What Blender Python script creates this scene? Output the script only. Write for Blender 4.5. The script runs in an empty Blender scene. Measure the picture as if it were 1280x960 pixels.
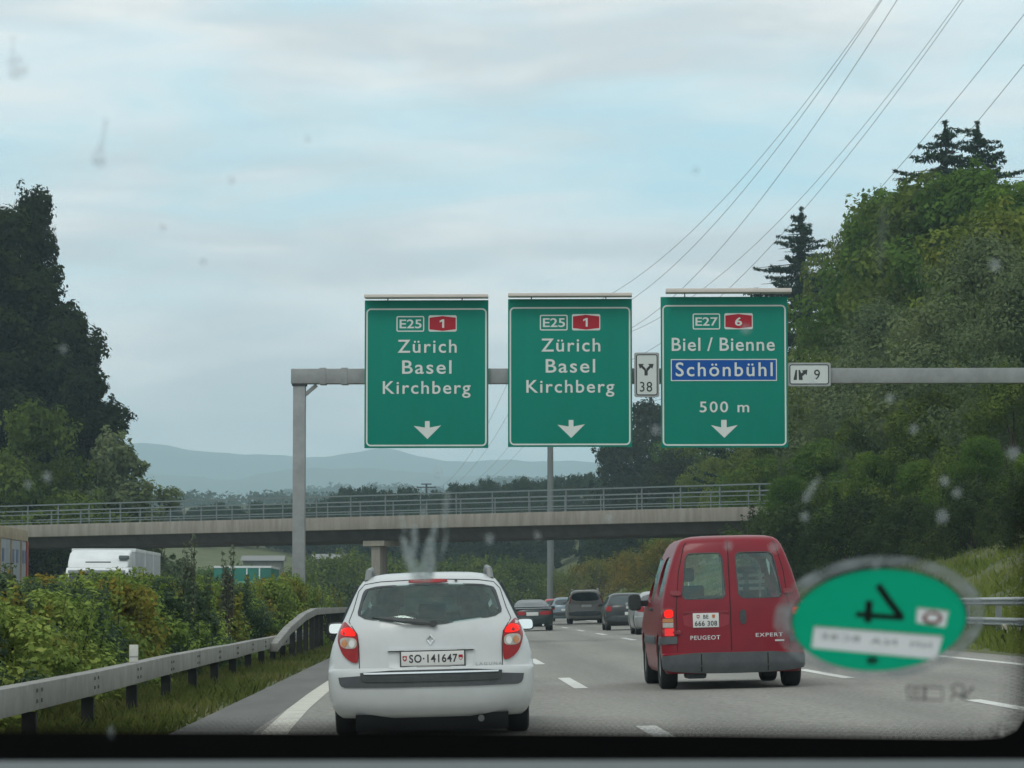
import bpy, bmesh, math, random
import numpy as np
from mathutils import Vector, Matrix

random.seed(7)
RNG = np.random.default_rng(11)
R = math.radians
S = bpy.context.scene
COL = S.collection

# ------------------------------------------------------------------ camera
EYE = Vector((0.0, 0.0, 1.12))
FPX = 4000.0
yaw = math.atan(90 / FPX); pit = math.atan(277 / FPX)
FW = Vector((math.sin(yaw) * math.cos(pit), math.cos(yaw) * math.cos(pit), math.sin(pit)))
RT = Vector((math.cos(yaw), -math.sin(yaw), 0)); UP = RT.cross(FW)
cam = bpy.data.cameras.new('camera'); camo = bpy.data.objects.new('camera', cam); COL.objects.link(camo)
M = Matrix((RT, UP, -FW)).transposed().to_4x4(); M.translation = EYE
camo.matrix_world = M
cam.sensor_width = 36; cam.lens = FPX / 1280 * 36
cam.clip_start = 0.05; cam.clip_end = 30000
cam.dof.use_dof = True; cam.dof.focus_distance = 60; cam.dof.aperture_fstop = 36
S.camera = camo

# ------------------------------------------------------------------ light
SUN_EL, SUN_AZ = 52, 205         # overcast late summer afternoon, brighter sky behind us
S.view_settings.view_transform = 'Standard'; S.view_settings.look = 'None'
S.view_settings.exposure = 0.10; S.view_settings.gamma = 1.0; S.view_settings.use_curve_mapping = False
W = bpy.data.worlds.new('World'); S.world = W; W.use_nodes = True
nt = W.node_tree; nt.nodes.clear()
def nd(t, typ, **kw):
    n = t.nodes.new(typ)
    for k, v in kw.items(): setattr(n, k, v)
    return n
out = nd(nt, 'ShaderNodeOutputWorld'); bg = nd(nt, 'ShaderNodeBackground'); bg.inputs[1].default_value = 0.115
sky = nd(nt, 'ShaderNodeTexSky'); sky.sky_type = 'NISHITA'; sky.sun_disc = False
sky.sun_elevation = R(SUN_EL); sky.sun_rotation = R(SUN_AZ); sky.dust_density = 2.0; sky.air_density = 1.0
tc = nd(nt, 'ShaderNodeTexCoord'); mp = nd(nt, 'ShaderNodeMapping'); mp.inputs['Scale'].default_value = (7, 7, 34)
mp.inputs['Rotation'].default_value = (0, R(1.5), 0)
nt.links.new(tc.outputs['Generated'], mp.inputs[0])
n1 = nd(nt, 'ShaderNodeTexNoise'); n1.inputs['Scale'].default_value = 1.0; n1.inputs['Detail'].default_value = 5; n1.inputs['Roughness'].default_value = 0.55; n1.inputs['Distortion'].default_value = 0.35
nt.links.new(mp.outputs[0], n1.inputs['Vector'])
mp2 = nd(nt, 'ShaderNodeMapping'); mp2.inputs['Scale'].default_value = (11, 11, 60); mp2.inputs['Location'].default_value = (3, 1, 5)
nt.links.new(tc.outputs['Generated'], mp2.inputs[0])
n2 = nd(nt, 'ShaderNodeTexNoise'); n2.inputs['Scale'].default_value = 1.0; n2.inputs['Detail'].default_value = 6; n2.inputs['Roughness'].default_value = 0.5; n2.inputs['Distortion'].default_value = 0.35
nt.links.new(mp2.outputs[0], n2.inputs['Vector'])
# cover: more broken cloud 7-10 degrees up, closed grey below and above
sep = nd(nt, 'ShaderNodeSeparateXYZ'); nt.links.new(tc.outputs['Generated'], sep.inputs[0])
bias = nd(nt, 'ShaderNodeValToRGB'); nt.links.new(sep.outputs['Z'], bias.inputs[0])
cr = bias.color_ramp
cr.elements[0].color = (.60, .60, .60, 1); cr.elements[1].color = (.62, .62, .62, 1)
for p, v in ((0.112, .60), (0.128, .38), (0.152, .40), (0.178, .55)):
    e = cr.elements.new(p); e.color = (v, v, v, 1)
add = nd(nt, 'ShaderNodeMath', operation='ADD'); nt.links.new(n1.outputs['Fac'], add.inputs[0]); nt.links.new(bias.outputs[0], add.inputs[1])
cov = nd(nt, 'ShaderNodeMapRange'); cov.inputs[1].default_value = 0.80; cov.inputs[2].default_value = 1.10
nt.links.new(add.outputs[0], cov.inputs[0])
shade = nd(nt, 'ShaderNodeMapRange'); shade.inputs[1].default_value = 0.40; shade.inputs[2].default_value = 0.62; nt.links.new(n2.outputs['Fac'], shade.inputs[0])
cloud = nd(nt, 'ShaderNodeMix', data_type='RGBA'); nt.links.new(shade.outputs[0], cloud.inputs['Factor'])
cloud.inputs['A'].default_value = (8.9, 8.7, 8.45, 1); cloud.inputs['B'].default_value = (6.5, 6.7, 6.8, 1)
thin = nd(nt, 'ShaderNodeMix', data_type='RGBA'); thin.inputs['Factor'].default_value = 0.8
thin.inputs['B'].default_value = (5.6, 8.3, 9.2, 1)          # thin bright veil in front of the blue
nt.links.new(sky.outputs[0], thin.inputs['A'])
allc = nd(nt, 'ShaderNodeMix', data_type='RGBA'); nt.links.new(cov.outputs[0], allc.inputs['Factor'])
nt.links.new(thin.outputs['Result'], allc.inputs['A']); nt.links.new(cloud.outputs['Result'], allc.inputs['B'])
nt.links.new(allc.outputs['Result'], bg.inputs[0]); nt.links.new(bg.outputs[0], out.inputs[0])
sun = bpy.data.lights.new('sun', 'SUN'); sun.energy = 0.8; sun.angle = R(20); sun.color = (1, 0.95, 0.88)
suno = bpy.data.objects.new('sun', sun); COL.objects.link(suno)
# azimuth measured clockwise from +Y (the driving direction): the sun stands behind and to the left
sd = Vector((math.sin(R(SUN_AZ)) * math.cos(R(SUN_EL)), math.cos(R(SUN_AZ)) * math.cos(R(SUN_EL)), math.sin(R(SUN_EL))))
suno.rotation_euler = sd.to_track_quat('Z', 'Y').to_euler()
sky.sun_rotation = R(SUN_AZ)

S.cycles.volume_bounces = 3; S.cycles.max_bounces = 8; S.cycles.transparent_max_bounces = 24; S.cycles.volume_step_rate = 4

# ------------------------------------------------------------------ helpers
def ray(px, py): return (FW + RT * ((px - 640) / FPX) + UP * ((480 - py) / FPX))
def at(px, py, Y):
    d = ray(px, py); return EYE + d * (Y / d.y)

def tag(o, label, cat=None, group=None, kind=None):
    if label: o['label'] = label
    if cat: o['category'] = cat
    if group: o['group'] = group
    if kind: o['kind'] = kind
    return o
def empty(name, loc=(0, 0, 0), rot=(0, 0, 0), label=None, cat=None, group=None):
    o = bpy.data.objects.new(name, None); COL.objects.link(o); o.location = loc; o.rotation_euler = rot
    o.empty_display_size = .2
    return tag(o, label, cat, group)
def link(name, me, mat=None, parent=None, smooth=None, loc=None):
    o = bpy.data.objects.new(name, me); COL.objects.link(o)
    if mat is not None: me.materials.append(mat)
    if parent is not None: o.parent = parent
    if smooth is not None and len(me.polygons):
        me.polygons.foreach_set('use_smooth', [True] * len(me.polygons))
        if smooth < 180: me.set_sharp_from_angle(angle=R(smooth))
    if loc is not None: o.location = loc
    return o
def dup(o, parent=None, label=None, group=None):
    c = o.copy(); COL.objects.link(c)
    if parent is not None: c.parent = parent
    if label: c['label'] = label
    if group: c['group'] = group
    for ch in list(o.children): dup(ch, c)
    return c
def arr_mesh(name, v, f):
    me = bpy.data.meshes.new(name)
    v = np.asarray(v, np.float32).reshape(-1, 3); f = np.asarray(f, np.int32)
    k = f.shape[1]
    me.vertices.add(len(v)); me.vertices.foreach_set('co', v.ravel())
    me.loops.add(f.size); me.loops.foreach_set('vertex_index', f.ravel())
    me.polygons.add(len(f)); me.polygons.foreach_set('loop_start', np.arange(len(f), dtype=np.int32) * k)
    me.update(calc_edges=True); me.validate(); return me

class MB:
    """collects simple solids, build() links them as one mesh object"""
    def __init__(s): s.v = []; s.f = []
    def add(s, v, f):
        n = len(s.v); s.v += [tuple(p) for p in v]; s.f += [tuple(i + n for i in q) for q in f]; return s
    def box(s, x0, x1, y0, y1, z0, z1):
        return s.add([(x0,y0,z0),(x1,y0,z0),(x1,y1,z0),(x0,y1,z0),(x0,y0,z1),(x1,y0,z1),(x1,y1,z1),(x0,y1,z1)],
                     [(0,3,2,1),(4,5,6,7),(0,1,5,4),(1,2,6,5),(2,3,7,6),(3,0,4,7)])
    def prism(s, poly, y0, y1):          # polygon in x,z extruded along y
        n = len(poly)
        v = [(x, y0, z) for x, z in poly] + [(x, y1, z) for x, z in poly]
        return s.add(v, [tuple(range(n)), tuple(range(2 * n - 1, n - 1, -1))] + [(i, i + n, (i + 1) % n + n, (i + 1) % n) for i in range(n)])
    def prismx(s, poly, x0, x1):         # polygon in y,z extruded along x
        n = len(poly)
        v = [(x0, y, z) for y, z in poly] + [(x1, y, z) for y, z in poly]
        return s.add(v, [tuple(range(n)), tuple(range(2 * n - 1, n - 1, -1))] + [(i, (i + 1) % n, (i + 1) % n + n, i + n) for i in range(n)])
    def bar(s, a, b, w, h=None):          # rectangular bar between two points
        a = Vector(a); b = Vector(b); h = h or w; d = (b - a).normalized()
        u = d.cross(Vector((0, 0, 1)))
        u = Vector((1, 0, 0)) if u.length < 1e-3 else u.normalized()
        t = u.cross(d).normalized(); v = []
        for p in (a, b):
            for i, j in ((-1,-1),(1,-1),(1,1),(-1,1)): v.append(p + u * i * w / 2 + t * j * h / 2)
        return s.add(v, [(0,1,2,3),(7,6,5,4),(0,4,5,1),(1,5,6,2),(2,6,7,3),(3,7,4,0)])
    def tube(s, pts, rad, n=8):
        pts = [Vector(p) for p in pts]
        rad = rad if isinstance(rad, (list, tuple)) else [rad] * len(pts)
        v = []; f = []
        for i, p in enumerate(pts):
            d = (pts[min(i + 1, len(pts) - 1)] - pts[max(i - 1, 0)]).normalized()
            u = d.cross(Vector((0, 0, 1)))
            u = d.cross(Vector((0, 1, 0))) if u.length < .05 else u
            u.normalize(); t = d.cross(u)
            for k in range(n):
                a = 2 * math.pi * k / n; v.append(p + (u * math.cos(a) + t * math.sin(a)) * rad[i])
        for i in range(len(pts) - 1):
            for k in range(n): f.append((i*n+k, i*n+(k+1)%n, (i+1)*n+(k+1)%n, (i+1)*n+k))
        f.append(tuple(range(n))); f.append(tuple(range(len(v) - 1, len(v) - 1 - n, -1)))
        return s.add(v, f)
    def lathe_x(s, prof, n=28):           # profile (x, radius) about the x axis
        v = []; f = []; m = len(prof)
        for k in range(n):
            a = 2 * math.pi * k / n
            for x, r in prof: v.append((x, r * math.cos(a), r * math.sin(a)))
        for k in range(n):
            for i in range(m - 1):
                q = (k + 1) % n; f.append((k*m+i, k*m+i+1, q*m+i+1, q*m+i))
        return s.add(v, f)
    def build(s, name, mat=None, parent=None, bevel=0, smooth=40, seg=2):
        me = bpy.data.meshes.new(name); me.from_pydata(s.v, [], s.f); me.update()
        bm = bmesh.new(); bm.from_mesh(me)
        bmesh.ops.recalc_face_normals(bm, faces=bm.faces)
        if bevel:
            es = [e for e in bm.edges if len(e.link_faces) == 2 and e.calc_face_angle(0) > R(35)]
            bmesh.ops.bevel(bm, geom=es, offset=bevel, segments=seg, affect='EDGES', profile=.6, clamp_overlap=True)
        bm.to_mesh(me); bm.free()
        return link(name, me, mat, parent, smooth)

# ------------------------------------------------------------------ materials
MATS = {}
def mat(name, col, rough=.6, metal=0., col2=None, scale=4., detail=5, bump=0., emit=None, coords='Object', lo=.35, hi=.65, coat=0., spec=None, stretch=None, bscale=None):
    if name in MATS: return MATS[name]
    m = bpy.data.materials.new(name); m.use_nodes = True; t = m.node_tree; b = t.nodes['Principled BSDF']
    b.inputs['Base Color'].default_value = (*col, 1); b.inputs['Roughness'].default_value = rough; b.inputs['Metallic'].default_value = metal
    if coat: b.inputs['Coat Weight'].default_value = coat; b.inputs['Coat Roughness'].default_value = .06
    if spec is not None: b.inputs['Specular IOR Level'].default_value = spec
    if emit: b.inputs['Emission Color'].default_value = (*emit[:3], 1); b.inputs['Emission Strength'].default_value = emit[3]
    if col2 or bump:
        tcn = nd(t, 'ShaderNodeTexCoord'); mpn = nd(t, 'ShaderNodeMapping'); t.links.new(tcn.outputs[coords], mpn.inputs[0])
        if stretch: mpn.inputs['Scale'].default_value = stretch
        nz = nd(t, 'ShaderNodeTexNoise'); nz.inputs['Scale'].default_value = scale; nz.inputs['Detail'].default_value = detail; nz.inputs['Roughness'].default_value = .65
        t.links.new(mpn.outputs[0], nz.inputs['Vector'])
        if col2:
            mr = nd(t, 'ShaderNodeMapRange'); mr.inputs[1].default_value = lo; mr.inputs[2].default_value = hi; t.links.new(nz.outputs['Fac'], mr.inputs[0])
            mx = nd(t, 'ShaderNodeMix', data_type='RGBA'); mx.inputs['A'].default_value = (*col, 1); mx.inputs['B'].default_value = (*col2, 1)
            t.links.new(mr.outputs[0], mx.inputs['Factor']); t.links.new(mx.outputs['Result'], b.inputs['Base Color'])
        if bump:
            nb = nd(t, 'ShaderNodeTexNoise'); nb.inputs['Scale'].default_value = bscale or scale * 6; nb.inputs['Detail'].default_value = 4
            t.links.new(tcn.outputs[coords], nb.inputs['Vector'])
            bn = nd(t, 'ShaderNodeBump'); bn.inputs['Strength'].default_value = bump; bn.inputs['Distance'].default_value = .02
            t.links.new(nb.outputs['Fac'], bn.inputs['Height']); t.links.new(bn.outputs[0], b.inputs['Normal'])
    MATS[name] = m; return m
def leaf_mat(name, cols, trans=.32):
    m = bpy.data.materials.new(name); m.use_nodes = True; t = m.node_tree; t.nodes.clear()
    o = nd(t, 'ShaderNodeOutputMaterial'); g = nd(t, 'ShaderNodeNewGeometry'); oi = nd(t, 'ShaderNodeObjectInfo')
    tcn = nd(t, 'ShaderNodeTexCoord'); nz = nd(t, 'ShaderNodeTexNoise'); nz.inputs['Scale'].default_value = .26; nz.inputs['Detail'].default_value = 3
    t.links.new(tcn.outputs['Object'], nz.inputs['Vector'])
    a = nd(t, 'ShaderNodeMath', operation='MULTIPLY_ADD'); t.links.new(g.outputs['Random Per Island'], a.inputs[0]); a.inputs[1].default_value = .30
    a2 = nd(t, 'ShaderNodeMath', operation='MULTIPLY_ADD'); t.links.new(nz.outputs['Fac'], a2.inputs[0]); a2.inputs[1].default_value = 1.5; a2.inputs[2].default_value = -.52
    t.links.new(a2.outputs[0], a.inputs[2])
    a3 = nd(t, 'ShaderNodeMath', operation='MULTIPLY_ADD'); t.links.new(oi.outputs['Random'], a3.inputs[0]); a3.inputs[1].default_value = .3; t.links.new(a.outputs[0], a3.inputs[2])
    r = nd(t, 'ShaderNodeValToRGB'); t.links.new(a3.outputs[0], r.inputs[0])
    n = len(cols)
    r.color_ramp.elements[0].color = (*cols[0], 1); r.color_ramp.elements[1].color = (*cols[-1], 1)
    for i, c in list(enumerate(cols))[1:-1]: r.color_ramp.elements.new(i / (n - 1)).color = (*c, 1)
    d = nd(t, 'ShaderNodeBsdfDiffuse'); tr = nd(t, 'ShaderNodeBsdfTranslucent'); mx = nd(t, 'ShaderNodeMixShader'); mx.inputs[0].default_value = trans
    t.links.new(r.outputs[0], d.inputs[0]); t.links.new(r.outputs[0], tr.inputs[0])
    t.links.new(d.outputs[0], mx.inputs[1]); t.links.new(tr.outputs[0], mx.inputs[2]); t.links.new(mx.outputs[0], o.inputs[0])
    return m
def film_mat(name, col, alpha, noise=None, rough=.9):
    """semi-clear film: white transparent mixed with a matt colour"""
    m = bpy.data.materials.new(name); m.use_nodes = True; t = m.node_tree; t.nodes.clear()
    o = nd(t, 'ShaderNodeOutputMaterial'); tr = nd(t, 'ShaderNodeBsdfTransparent'); d = nd(t, 'ShaderNodeBsdfDiffuse'); d.inputs[0].default_value = (*col, 1)
    tl = nd(t, 'ShaderNodeBsdfTranslucent'); tl.inputs[0].default_value = (*col, 1)
    dm = nd(t, 'ShaderNodeMixShader'); dm.inputs[0].default_value = .5; t.links.new(d.outputs[0], dm.inputs[1]); t.links.new(tl.outputs[0], dm.inputs[2])
    mx = nd(t, 'ShaderNodeMixShader'); mx.inputs[0].default_value = alpha
    if noise:
        tcn = nd(t, 'ShaderNodeTexCoord'); nz = nd(t, 'ShaderNodeTexNoise'); nz.inputs['Scale'].default_value = noise; nz.inputs['Detail'].default_value = 4
        t.links.new(tcn.outputs['Object'], nz.inputs['Vector'])
        mr = nd(t, 'ShaderNodeMapRange'); mr.inputs[1].default_value = .35; mr.inputs[2].default_value = .7; mr.inputs[3].default_value = alpha * .35; mr.inputs[4].default_value = min(1, alpha * 1.6)
        t.links.new(nz.outputs['Fac'], mr.inputs[0]); t.links.new(mr.outputs[0], mx.inputs[0])
    t.links.new(tr.outputs[0], mx.inputs[1]); t.links.new(dm.outputs[0], mx.inputs[2]); t.links.new(mx.outputs[0], o.inputs[0])
    return m
def glass_mat(name, tint, refl=.06):
    m = bpy.data.materials.new(name); m.use_nodes = True; t = m.node_tree; t.nodes.clear()
    o = nd(t, 'ShaderNodeOutputMaterial'); tr = nd(t, 'ShaderNodeBsdfTransparent'); tr.inputs[0].default_value = (*tint, 1)
    gl = nd(t, 'ShaderNodeBsdfGlossy'); gl.inputs['Roughness'].default_value = .05; gl.inputs[0].default_value = (.80, 1, .95, 1)
    fr = nd(t, 'ShaderNodeLayerWeight'); fr.inputs[0].default_value = .25
    ad = nd(t, 'ShaderNodeMath', operation='MULTIPLY_ADD'); t.links.new(fr.outputs['Fresnel'], ad.inputs[0]); ad.inputs[1].default_value = .8; ad.inputs[2].default_value = refl
    mx = nd(t, 'ShaderNodeMixShader'); t.links.new(ad.outputs[0], mx.inputs[0])
    t.links.new(tr.outputs[0], mx.inputs[1]); t.links.new(gl.outputs[0], mx.inputs[2]); t.links.new(mx.outputs[0], o.inputs[0])
    return m

def asphalt_mat():
    m = mat('asphalt', (.215, .207, .186), .88, col2=(.258, .248, .222), scale=.35, bump=.45, bscale=70, stretch=(3.2, .18, 1)); t = m.node_tree; b = t.nodes['Principled BSDF']
    src = b.inputs['Base Color'].links[0].from_socket
    tcn = nd(t, 'ShaderNodeTexCoord'); sx = nd(t, 'ShaderNodeSeparateXYZ'); t.links.new(tcn.outputs['Object'], sx.inputs[0])
    # polished wheel tracks and a darker oily band in each 3.7 m lane
    ph = nd(t, 'ShaderNodeMath', operation='MULTIPLY_ADD'); t.links.new(sx.outputs['X'], ph.inputs[0]); ph.inputs[1].default_value = 6.2832 / 1.85; ph.inputs[2].default_value = 0.1
    sn = nd(t, 'ShaderNodeMath', operation='COSINE'); t.links.new(ph.outputs[0], sn.inputs[0])
    n1 = nd(t, 'ShaderNodeTexNoise'); n1.inputs['Scale'].default_value = .25; n1.inputs['Detail'].default_value = 4; mp_ = nd(t, 'ShaderNodeMapping'); mp_.inputs['Scale'].default_value = (2.5, .12, 1); t.links.new(tcn.outputs['Object'], mp_.inputs[0]); t.links.new(mp_.outputs[0], n1.inputs['Vector'])
    k = nd(t, 'ShaderNodeMath', operation='MULTIPLY'); t.links.new(sn.outputs[0], k.inputs[0]); t.links.new(n1.outputs['Fac'], k.inputs[1])
    mr = nd(t, 'ShaderNodeMapRange'); mr.inputs[1].default_value = -.6; mr.inputs[2].default_value = .6; mr.inputs[3].default_value = .84; mr.inputs[4].default_value = 1.06; t.links.new(k.outputs[0], mr.inputs[0])
    # aggregate speckle and a few repair patches
    sp_ = nd(t, 'ShaderNodeTexNoise'); sp_.inputs['Scale'].default_value = 18; sp_.inputs['Detail'].default_value = 3; t.links.new(tcn.outputs['Object'], sp_.inputs['Vector'])
    m2 = nd(t, 'ShaderNodeMapRange'); m2.inputs[1].default_value = .3; m2.inputs[2].default_value = .7; m2.inputs[3].default_value = .70; m2.inputs[4].default_value = 1.28; t.links.new(sp_.outputs['Fac'], m2.inputs[0])
    pn = nd(t, 'ShaderNodeTexNoise'); pn.inputs['Scale'].default_value = .11; pn.inputs['Detail'].default_value = 6; mp3 = nd(t, 'ShaderNodeMapping'); mp3.inputs['Scale'].default_value = (2.2, .55, 1); t.links.new(tcn.outputs['Object'], mp3.inputs[0]); t.links.new(mp3.outputs[0], pn.inputs['Vector'])
    m3 = nd(t, 'ShaderNodeMapRange'); m3.inputs[1].default_value = .56; m3.inputs[2].default_value = .64; m3.inputs[3].default_value = 1.0; m3.inputs[4].default_value = .87; t.links.new(pn.outputs['Fac'], m3.inputs[0])
    x1 = nd(t, 'ShaderNodeMath', operation='MULTIPLY'); t.links.new(mr.outputs[0], x1.inputs[0]); t.links.new(m2.outputs[0], x1.inputs[1])
    x2 = nd(t, 'ShaderNodeMath', operation='MULTIPLY'); t.links.new(x1.outputs[0], x2.inputs[0]); t.links.new(m3.outputs[0], x2.inputs[1])
    vm = nd(t, 'ShaderNodeVectorMath', operation='SCALE'); t.links.new(src, vm.inputs[0]); t.links.new(x2.outputs[0], vm.inputs['Scale']); t.links.new(vm.outputs[0], b.inputs['Base Color'])
    return m
asphalt = asphalt_mat()
asphalt_dark = mat('asphalt_shoulder', (.105, .105, .100), .9, col2=(.14, .138, .13), scale=.8, bump=.4, bscale=60, stretch=(2, .3, 1))
paint = mat('road_paint', (.62, .62, .58), .7, col2=(.42, .42, .39), scale=5, lo=.45, hi=.8)
paint_worn = mat('road_paint_worn', (.55, .53, .46), .75, col2=(.36, .35, .31), scale=3, lo=.4, hi=.75)
soil_grass = mat('turf', (.060, .078, .022), .95, col2=(.105, .112, .036), scale=.6, bump=.6, bscale=14)
concrete = mat('concrete', (.30, .278, .238), .9, col2=(.185, .168, .138), scale=1.6, bump=.3, stretch=(1.6, 1.6, .22), lo=.38, hi=.72)
concrete_dark = mat('concrete_painted_shade', (.10, .095, .088), .9, col2=(.07, .066, .06), scale=1.5)  # girder concrete, darkened to paint in the shade under the deck
galv = mat('galvanised_steel', (.30, .31, .31), .55, .25, col2=(.235, .245, .245), scale=2.5)
galv_rail = mat('galvanised_rail', (.275, .268, .25), .65, .15, col2=(.175, .168, .150), scale=2.2, bump=.15)
post_dark = mat('weathered_post', (.020, .021, .020), .9, col2=(.034, .033, .030), scale=5, spec=.2)
steel_blue = mat('bridge_railing_steel', (.17, .205, .205), .6, .2)
bark = mat('bark', (.07, .055, .042), .95, col2=(.04, .032, .025), scale=3, bump=.5)

# ------------------------------------------------------------------ ground
CF = .025                                    # crossfall of our carriageway
def smooth(t): t = np.clip(t, 0, 1); return t * t * (3 - 2 * t)
def ground(x, y):
    x = np.asarray(x, float); y = np.asarray(y, float)
    z = np.interp(x, [-60, -34, -20, -19, -8, -7, -4, -2.6, 9.9, 10.2, 11.3, 20, 24, 35, 70, 200],
                  [2.5, 1.6, -.05, -.15, -.15, -.12, -.10, -.085, .24, .25, .50, 3.7, 5.0, 6.4, 8, 10])
    hill = 10.6 * smooth((y - 330) / 190) * smooth((x + 150) / 60)
    z = z + hill * np.where(x < 60, 1, 1)
    z = z + np.maximum(0, y - 520) * .0365
    b = np.interp(y, [0, 100, 140, 175, 215, 300], [0, 0, 1, 1, .3, 0])      # approach embankment of the bridge on the far left
    z = z + b * np.interp(x, [-60, -44, -36, -28], [3.4, 3.6, 2, 0])
    return z
def make_ground():
    xs = np.unique(np.concatenate([np.linspace(-7000, -300, 22), np.linspace(-300, -70, 24), np.linspace(-70, -20, 26), np.linspace(-20, -2.6, 24), [-2.55], np.linspace(9.9, 40, 60), np.linspace(40, 300, 40), np.linspace(300, 7000, 22)]))
    ys = np.unique(np.concatenate([np.linspace(-300, 10, 12), np.linspace(10, 200, 96), np.linspace(200, 700, 84), np.linspace(700, 7000, 40)]))
    X, Y = np.meshgrid(xs, ys); Z = ground(X, Y)
    big = np.where((X > 10.6) | (X < -19.5), 1., .12)
    Z = Z + big * (.16 * np.sin(X * .71 + Y * .13) * np.sin(Y * .19 + X * .05) + .07 * np.sin(X * 1.9 + 1) * np.sin(Y * .83))
    inside = (X > -2.6) & (X < 9.95); Z = np.where(inside, CF * X - .03, Z)
    Z = np.where(Y < 520, Z, Z)
    n, m = X.shape; idx = np.arange(n * m).reshape(n, m)
    f = np.stack([idx[:-1, :-1], idx[:-1, 1:], idx[1:, 1:], idx[1:, :-1]], -1).reshape(-1, 4)
    me = arr_mesh('ground', np.stack([X, Y, Z], -1), f)
    return tag(link('ground', me, soil_grass, None, 180), 'grassy ground and banks either side of the motorway', 'ground', kind='structure')
make_ground()
def strip(name, x0, x1, y0, y1, dz, m, n=60, crossfall=True):
    ys = np.linspace(y0, y1, n); v = []; f = []
    for y in ys:
        for x in (x0, x1): v.append((x, y, (CF * x if crossfall else -.12) + dz))
    for i in range(n - 1): f.append((2*i, 2*i+1, 2*i+3, 2*i+2))
    return arr_mesh(name, v, f)
ROAD_END = 430
tag(link('road', strip('road', -1.72, 9.95, -40, ROAD_END, 0, asphalt), asphalt), 'grey asphalt carriageway of the motorway with three lanes', 'road', kind='structure')
tag(link('hard_shoulder', strip('hard_shoulder', -2.5, -1.722, -40, ROAD_END, -.002, asphalt_dark), asphalt_dark), 'dark asphalt strip along the left edge line', 'road', kind='structure')
tag(link('opposite_carriageway', strip('opposite_carriageway', -18.5, -8.2, -40, ROAD_END, 0, asphalt, crossfall=False), asphalt), 'asphalt carriageway for oncoming traffic beyond the hedge', 'road', kind='structure')
mk = MB()
def dash(xc, w, y0, y1):
    mk.add([(x, y, CF * x + .004) for x, y in ((xc - w/2, y0), (xc + w/2, y0), (xc + w/2, y1), (xc - w/2, y1))], [(0, 1, 2, 3)])
for k in range(-2, 22):
    c = 27.7 + 17 * k
    if k == 0: c = 25.7
    if c < ROAD_END - 10: dash(1.84, .18, c - 3, c + 3)
    c = 30.4 + 16 * k
    if c < ROAD_END - 10: dash(5.55, .18, c - 3, c + 3)
for k in range(60): dash(8.9, .2, -40 + 7.8 * k, -32.2 + 7.8 * k)
tag(mk.build('lane_markings', paint, smooth=None), 'white dashed lane lines and right edge line painted on the road', 'markings', kind='structure')
mk = MB()
def ex(y): return float(np.interp(y, [20, 26, 30, 36, 43, 60, 430], [-1.36, -1.43, -1.51, -1.585, -1.62, -1.60, -1.60]))
yy = [-40] + list(range(14, 70, 2)) + list(range(70, 431, 20))
for a, b in zip(yy[:-1], yy[1:]):
    mk.add([(ex(y) + d, y, CF * (ex(y) + d) + .004) for y, d in ((a, -.12), (a, .12), (b, .12), (b, -.12))], [(0, 1, 2, 3)])
tag(mk.build('edge_line', paint_worn, smooth=None), 'wide cream white edge line on the left of the road', 'markings', kind='structure')

# ------------------------------------------------------------------ hills and far woods
hill_mat = mat('wooded_hill', (.045, .07, .04), .95, col2=(.07, .095, .05), scale=.004)
def ridge(name, Y, prof, depth, rough, label):
    px = np.array([p[0] for p in prof]); py = np.array([p[1] for p in prof])
    us = np.linspace(px[0], px[-1], 260); X = (us - 550) / FPX * Y
    top = 1.12 + (757 - np.interp(us, px, py)) / FPX * Y
    rr = np.random.default_rng(int(Y)); w = np.zeros_like(us)
    for o in range(1, 7): w += np.sin(us * .011 * 2 ** o + rr.uniform(0, 6)) * rough / 1.8 ** o
    top = top + w
    rows = []; K = 14
    for k in range(K):
        t = k / (K - 1); fr = smooth(np.array(t)) ; e = np.sin(us * .05 + k) * .03
        rows.append(np.stack([X, np.full_like(X, Y - depth * (1 - t)), (top - 40) * (fr + e * (1 - t)) + 40 * t], -1))
    for k in range(1, 5):
        rows.append(np.stack([X, np.full_like(X, Y + depth * k / 4), top * (1 - k / 4)], -1))
    V = np.array(rows); n, m = V.shape[:2]; idx = np.arange(n * m).reshape(n, m)
    f = np.stack([idx[:-1, :-1], idx[:-1, 1:], idx[1:, 1:], idx[1:, :-1]], -1).reshape(-1, 4)
    return tag(link(name, arr_mesh(name, V, f), hill_mat, None, 180), label, 'hills', kind='structure')
ridge('mountains', 6000, [(-500, 590), (0, 575), (120, 556), (180, 557), (250, 564), (330, 568), (410, 571), (480, 563), (560, 576), (640, 574), (720, 577), (790, 586), (900, 600), (1300, 620), (1800, 640)], 900, 5, 'long blue mountain ridge on the horizon')
ridge('foothills', 4700, [(-500, 612), (0, 600), (170, 592), (300, 598), (360, 590), (450, 585), (560, 592), (680, 600), (800, 606), (1300, 630), (1800, 650)], 700, 5, 'lower blue foothills in front of the mountain ridge')

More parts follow.
